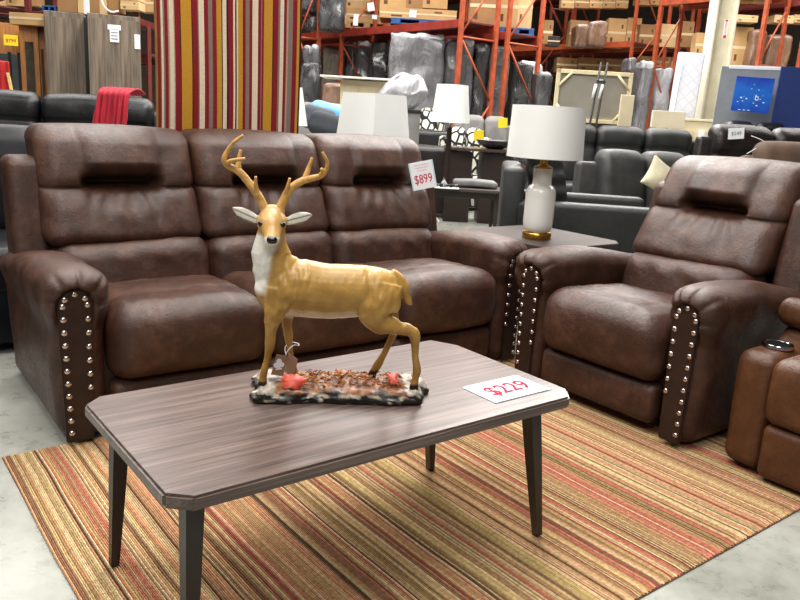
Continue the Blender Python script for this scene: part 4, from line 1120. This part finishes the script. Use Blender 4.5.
# grey armchair behind the white glass lamp
def grey_armchair():
    D = 5.15; x, y = G(590, D)
    t = thing('armchair', 'grey leather armchair turned right, directly behind the white glass lamp', 'armchair', (x, y, 0), R(46))
    ha = HZ(570, 203, D - .4); w = .92; d = .98; hb = HZ(515, 164, D)
    for s in (-1, 1): link('arm', rbox((.16, d, ha - .06), .035, (2, 8, 6), 3, lambda x, y, z: (x, y, z - .03 * sm(-.2, -.5, y) * 0)), L_GREY2, t, (s * (w / 2 - .08), 0, ha / 2 + .03))
    box('back_frame', (w, .14, hb - .06), (0, d / 2 - .0, hb / 2 + .03), L_GREY2, t, r=.03)
    link('seat_cushion', rbox((w - .33, d - .2, .2), .06, (6, 8, 2), 4), L_GREY2, t, (0, -.06, .40))
    link('back_cushion', rbox((w - .34, .24, .62), .11, (14, 4, 20), 5, lambda x, y, z: (x + .012 * math.sin(z * 60) * (abs(x) > .2), y + (z + .25) * .2 - .03 * pil((z + .28) / .56), z)), L_GREY2, t, (0, d / 2 - .26, .79))
    box('base_frame', (w - .2, d - .1, .25), (0, 0, .19), L_GREY2, t)
    for sx in (-1, 1):
        for sy in (-1, 1): box('foot', (.05, .05, .07), (sx * (w / 2 - .08), sy * (d / 2 - .08), .035), M_BLACK, t)
grey_armchair()
lounge('loveseat', 'grey leather loveseat with a cream pillow behind the recliner', 'sofa', G(664, 6.7), R(-24), 1.3, .85, .42, .56, HZ(650, 151, 6.7) - .04, 2, L_GREY, aw=.2, bt=.24)
lounge('reclining_sofa', 'three-seat grey leather sofa with roll headrests behind the cream pillow', 'sofa', G(628, 9.1), VR, 2.05, .9, .5, .75, HZ(628, 129, 8.9), 3, L_GREY2, aw=.14, head=True)
t = thing('throw_pillow', 'cream square pillow standing on its corner on the grey loveseat', 'cushion', (*G(666, 6.3), HZ(660, 197, 6.3)), VR)
def pd(x, y, z):
    e = (1 - (2 * x / .285) ** 2) * (1 - (2 * z / .285) ** 2); q = 1 - .16 * (1 - abs(2 * z / .28) ** 2); p = 1 - .16 * (1 - abs(2 * x / .28) ** 2); return (x * q if abs(x) > .0 else x, y * (.12 + 1.2 * max(0, e) ** .6), z * p)
link('pillow_body', rbox((.28, .11, .28), .02, (16, 2, 16), 2, pd), plain('cream_linen', (192, 184, 156), .85, bump=.3, bscale=90), t, (0, 0, .17), (R(-14), R(30), R(10)))

# dark leather seating at right
lounge('reclining_sofa', 'glossy espresso leather sofa at right in front of the grey partition', 'sofa', G(792, 6.9), R(-34), 1.45, .95, .5, .85, HZ(760, 129, 6.8), 2, L_ESP, head=True, aw=.12)
lounge('recliner', 'second dark leather sofa farther back, just under the blue poster', 'armchair', G(768, 8.7), R(-34), 1.0, .9, .5, .7, HZ(765, 124, 8.2), 2, L_BLACK, aw=.12)
lounge('armchair', 'brown suede chair whose back shows behind the top of the recliner', 'armchair', G(815, 5.7), R(-34), .8, .8, .45, .6, HZ(800, 147, 5.6), 1, plain('brown_suede', (84, 64, 50), .8, bump=.3), aw=.1)
t = thing('price_tag', 'white price tag on the espresso leather sofa at right', 'tag', (*G(736, 6.0), HZ(736, 140, 6.0)), VR)
box('card', (.125, .003, .085), (0, 0, .05), M_WHITE, t, rot=(0, R(-6), 0), r=.001); text('price_lettering', '$549', .04, plain('grey_ink', (120, 120, 125), .6), t, (0, -.003, .05), (R(90), R(-6), 0))
tube('cord', smoothpath([(.12, 0, .04), (.22, -.02, .0), (.16, -.04, -.05), (.09, -.04, -.10)], 5), .003, M_WHITE, t, 6)

# ------------------------------------------------------------------ framed canvas back, cream pieces, mattress, column, partitions
def canvas():
    D = 10.0; x, y = G(589, D); w = 75 * D / F; zb = HZ(591, 123, D); h = HZ(591, 71, D) - zb
    t = thing('framed_canvas', 'large canvas seen from the back with cream wooden stretcher bars', 'picture', (x, y, 0), VR)
    m = plain('stretcher_pine', (228, 214, 172), .6, var=.05); gm = plain('grey_canvas', (150, 144, 132), .8, var=.04)
    box('canvas_sheet', (w, .01, h), (0, .02, zb + h / 2), gm, t)
    for s in (-1, 1):
        box('stretcher_bar', (.05, .04, h), (s * (w / 2 - .025), 0, zb + h / 2), m, t); box('stretcher_bar', (w, .04, .05), (0, 0, zb + h / 2 + s * (h / 2 - .025)), m, t)
        for s2 in (-1, 1):
            tube('corner_brace', [(s * (w / 2 - .03), -.01, zb + h / 2 + s2 * (h / 2 - .22)), (s * (w / 2 - .2), -.01, zb + h / 2 + s2 * (h / 2 - .03))], .02, m, t, 4)
    box('support', (w * .6, .3, zb), (0, .1, zb / 2), M_DARKWOOD, t)
    t = thing('easel', 'pair of slim black and white easel posts in front of the canvas back', 'easel', (*G(593, D - .4), 0), VR)
    for k in (0, 1):
        a = -.03 + k * .08; tube('post', [(a - .10, 0, .0), (a + .045, .02, HZ(595, 62, D - .4))], .014, M_BLACK, t, 6)
        tube('sleeve', [(a - .018, -.003, HZ(595, 100, D)), (a + .01, -.001, HZ(595, 86, D))], .018, M_WHITE, t, 6)
    box('clamp', (.11, .03, .05), (.035, 0, HZ(595, 82, D - .4)), M_CHROME, t)
canvas()
t, w, h, zb, dp = block('crate', 'cream upright board standing at the right of the canvas', 'board', 622, 635, 95, 0, 9.6, M_CREAM, .05, z0=0)
t, w, h, zb, dp = block('dresser', 'cream dresser with a white paper label below the column', 'dresser', 660, 731, 120, 0, 10.2, M_CREAM, .4, VRR, z0=0)
box('top_slab', (w + .04, dp + .04, .03), (0, 0, h), M_CREAM, t)
for k in range(2): front(t, 'drawer', w / 2 - .02, h * .4, (k - .5) * w / 2, h * .7, dp, M_CREAM)
front(t, 'paper_label', .08, .15, .10, h - .2, dp + .02, M_WHITE)
t, w, h, zb, dp = block('lamp_shade_box', 'pale cream rectangular shade in front of the cream dresser', 'lamp', 653, 684, 111, 128, 9.85, plain('cream_shade', (226, 214, 184), .8, var=.03), .14, R(-48))
o = t; t.name = 'lamp'; box('post', (.03, .03, zb), (0, 0, -zb / 2), M_DARKWOOD, t); box('foot_plate', (.2, .2, .02), (0, 0, -zb + .01), M_DARKWOOD, t)
for ch in t.children:
    if ch.name.startswith('body'): ch.name = 'lamp_shade'
def quilt():
    m = NT('quilted_ticking'); v = m.mapping((1, 1, 1), (0, R(45), 0)); n = m.n('ShaderNodeTexVoronoi', feature='F1', distance='CHEBYCHEV'); n.inputs['Scale'].default_value = 9; n.inputs['Randomness'].default_value = 0
    m.l(v, n.inputs['Vector']); m.col(m.ramp(n.outputs['Distance'], [(.2, (206, 208, 216)), (.5, (176, 180, 192))])); m.bump(n.outputs['Distance'], .6, .02); m.rough(.7); return m.m
def slab(px0, px1, py0, D, mat, label, name, cat, lean=0, depth=.2, tilt=0):
    cx = HX((px0 + px1) / 2, (py0 + 110) / 2); x, y = G(cx, D); w = (px1 - px0) * D / F; h = HZ(cx, py0, D)
    t = thing(name, label, cat, (x, y, 0), VRR); box('slab_body', (w, depth, h), (0, 0, h / 2), mat, t, r=.02 if depth > .1 else .003, rot=(0, tilt, 0)); return t, w, h
t, w, h = slab(673, 698, 53, 10.9, quilt(), 'quilted white and blue-grey mattress standing on end left of the column', 'mattress', 'mattress', tilt=R(1.5), depth=.14)
tube('edge_piping', [(-w / 2, -.1, .05), (-w / 2 + .1, -.1, h - .02)], .012, M_WHITE, t, 6)
# steel column
x, y = G(705, 11.2)
t = thing('trim_1', None, None, (x, y, 0), R(-38)); t['kind'] = 'structure'
cm = plain('cream_column_paint', (214, 208, 186), .5, var=.04)
box('flange', (.03, .30, 7), (-.14, 0, 3.5), cm, t); box('web', (.28, .03, 7), (0, .0, 3.5), cm, t); box('flange', (.03, .30, 7), (.14, 0, 3.5), cm, t)
for dx, dz in ((-.10, 1.42), (.06, 1.36)): box('scuff_mark', (.05, .008, .03), (dx, -.018, dz), plain('grey_ink', (120, 120, 125), .6), t, rot=(0, R(-40), 0), r=.001)
t2 = thing('column_sign', 'narrow vertical red and white sticker on the cream steel column', 'sign', (*G(HX(724, 28) + 2, 10.95), HZ(722, 39, 10.95)), VR)
box('sticker', (.05, .003, .25), (0, 0, .125), M_WHITE, t2, r=.001)
box('red_band', (.04, .004, .04), (0, -.001, .02), M_RED, t2, r=.001); box('red_band', (.04, .004, .02), (0, -.001, .235), M_RED, t2, r=.001)
text('lettering', 'CAUTION', .042, M_RED, t2, (0, -.004, .13), (R(90), R(-90), 0))
# grey partition with blue poster
D = 9.3; t, w, h = slab(720, 784, 68, D, plain('grey_partition_felt', (136, 140, 142), .8, var=.05, bump=.2, bscale=120), 'grey felt partition carrying a blue poster', 'partition', 'partition', depth=.06, tilt=R(1))
box('top_rail', (w, .07, .04), (.1, 0, h), M_WHITE, t)
def poster():
    x, y = G(746, D - .25); w = 35 * D / F * .97; h = 34 * D / F * .95
    t = thing('poster', 'bright blue underwater poster with white specks on the grey partition', 'poster', (x, y, HZ(746, 112, D - .25)), VRR)
    m = NT('blue_poster_print'); v = m.mapping()
    sep = m.n('ShaderNodeSeparateXYZ'); m.l(v, sep.inputs[0])
    base = m.ramp(m.mul(m.mul(sep.outputs[2], 1.6), m.mul(m.noise(v, 6, 3), .6), 'ADD'), [(.0, (10, 70, 180)), (.35, (14, 104, 205)), (.6, (12, 60, 175)), (.95, (14, 22, 110))])
    m.col(base); m.rough(.35)
    box('print', (w, .01, h), (0, 0, h / 2), m.m, t, r=.001, rot=(0, R(2), 0))
    rr = random.Random(2); wm = plain('poster_white', (206, 230, 246), .5, var=.02)
    sp = [(-.12, .17), (-.09, .18), (-.06, .16), (-.15, .12), (.05, .17), (.09, .16), (.02, .11), (.06, .08), (.13, .12), (-.02, .28), (.0, .33), (.06, .27), (.04, .20), (-.1, .13), (.11, .20)]
    for (a, b) in sp: box('bubble', (rr.uniform(.008, .02), .004, rr.uniform(.006, .016)), (a, -.007, b * h / .42), wm, t, r=.001)
    box('ring', (.04, .004, .045), (.05, -.008, h * .40), wm, t, r=.001); box('ring_centre', (.02, .004, .022), (.05, -.011, h * .40), plain('poster_navy', (20, 50, 140), .5), t, r=.001)
    for k in range(3): box('caption_dash', (.03, .004, .008), (-.12 + k * .05, -.008, .02), wm, t, r=.001)
poster()
t, w, h = slab(779, 830, 68, 9.0, plain('navy_partition_felt', (14, 42, 104), .7, var=.05, bump=.2, bscale=120), 'navy blue partition panel at the right edge', 'partition', 'partition', depth=.06, tilt=R(1))
box('base_foot', (w * .8, .4, .03), (0, 0, .015), M_BLACK, t)

# ------------------------------------------------------------------ light
def area(loc, sx, sy, power, rot=(0, 0, 0), col=(1, .97, .93)):
    l = bpy.data.lights.new('highbay_or_added', 'AREA'); l.shape = 'RECTANGLE'; l.size = sx; l.size_y = sy; l.energy = power; l.color = col
    o = bpy.data.objects.new('highbay_or_added_light', l); C.objects.link(o); o.location = loc; o.rotation_euler = rot; return o
area((.4, 1.6, 5.2), 1.6, 4, 190)
area((3.2, 4.6, 5.4), 1.4, 5, 340)
area((-2.5, 4.5, 6.0), 1.4, 5, 160)
area((15, 12, 7.5), 6, 6, 700)
area((8.5, 6.2, 5.5), 3, 2, 160, (R(-20), R(-30), 0))
area((-1.6, -1.6, 4.6), 2.6, 1.2, 70, (R(38), 0, R(-38)))  # added front light behind the camera, for highlights on the leather
area((9.2, 10.2, 5.4), 9, 1.6, 110, (R(62), 0, R(138)))  # added light tilted at the camera, for the sheen on the tabletop
area((8, 8, 6.5), 6, 3, 460)
area((3, 11, 6.5), 6, 3, 380)
area((13, 4, 6.5), 3, 6, 380)
w = bpy.data.worlds.new('world'); bpy.context.scene.world = w; w.use_nodes = True
w.node_tree.nodes['Background'].inputs[0].default_value = (1, .98, .95, 1); w.node_tree.nodes['Background'].inputs[1].default_value = .07
sc = bpy.context.scene
sc.view_settings.view_transform = 'Standard'; sc.view_settings.look = 'None'; sc.view_settings.gamma = 1; sc.view_settings.use_curve_mapping = False
sc.view_settings.exposure = .57
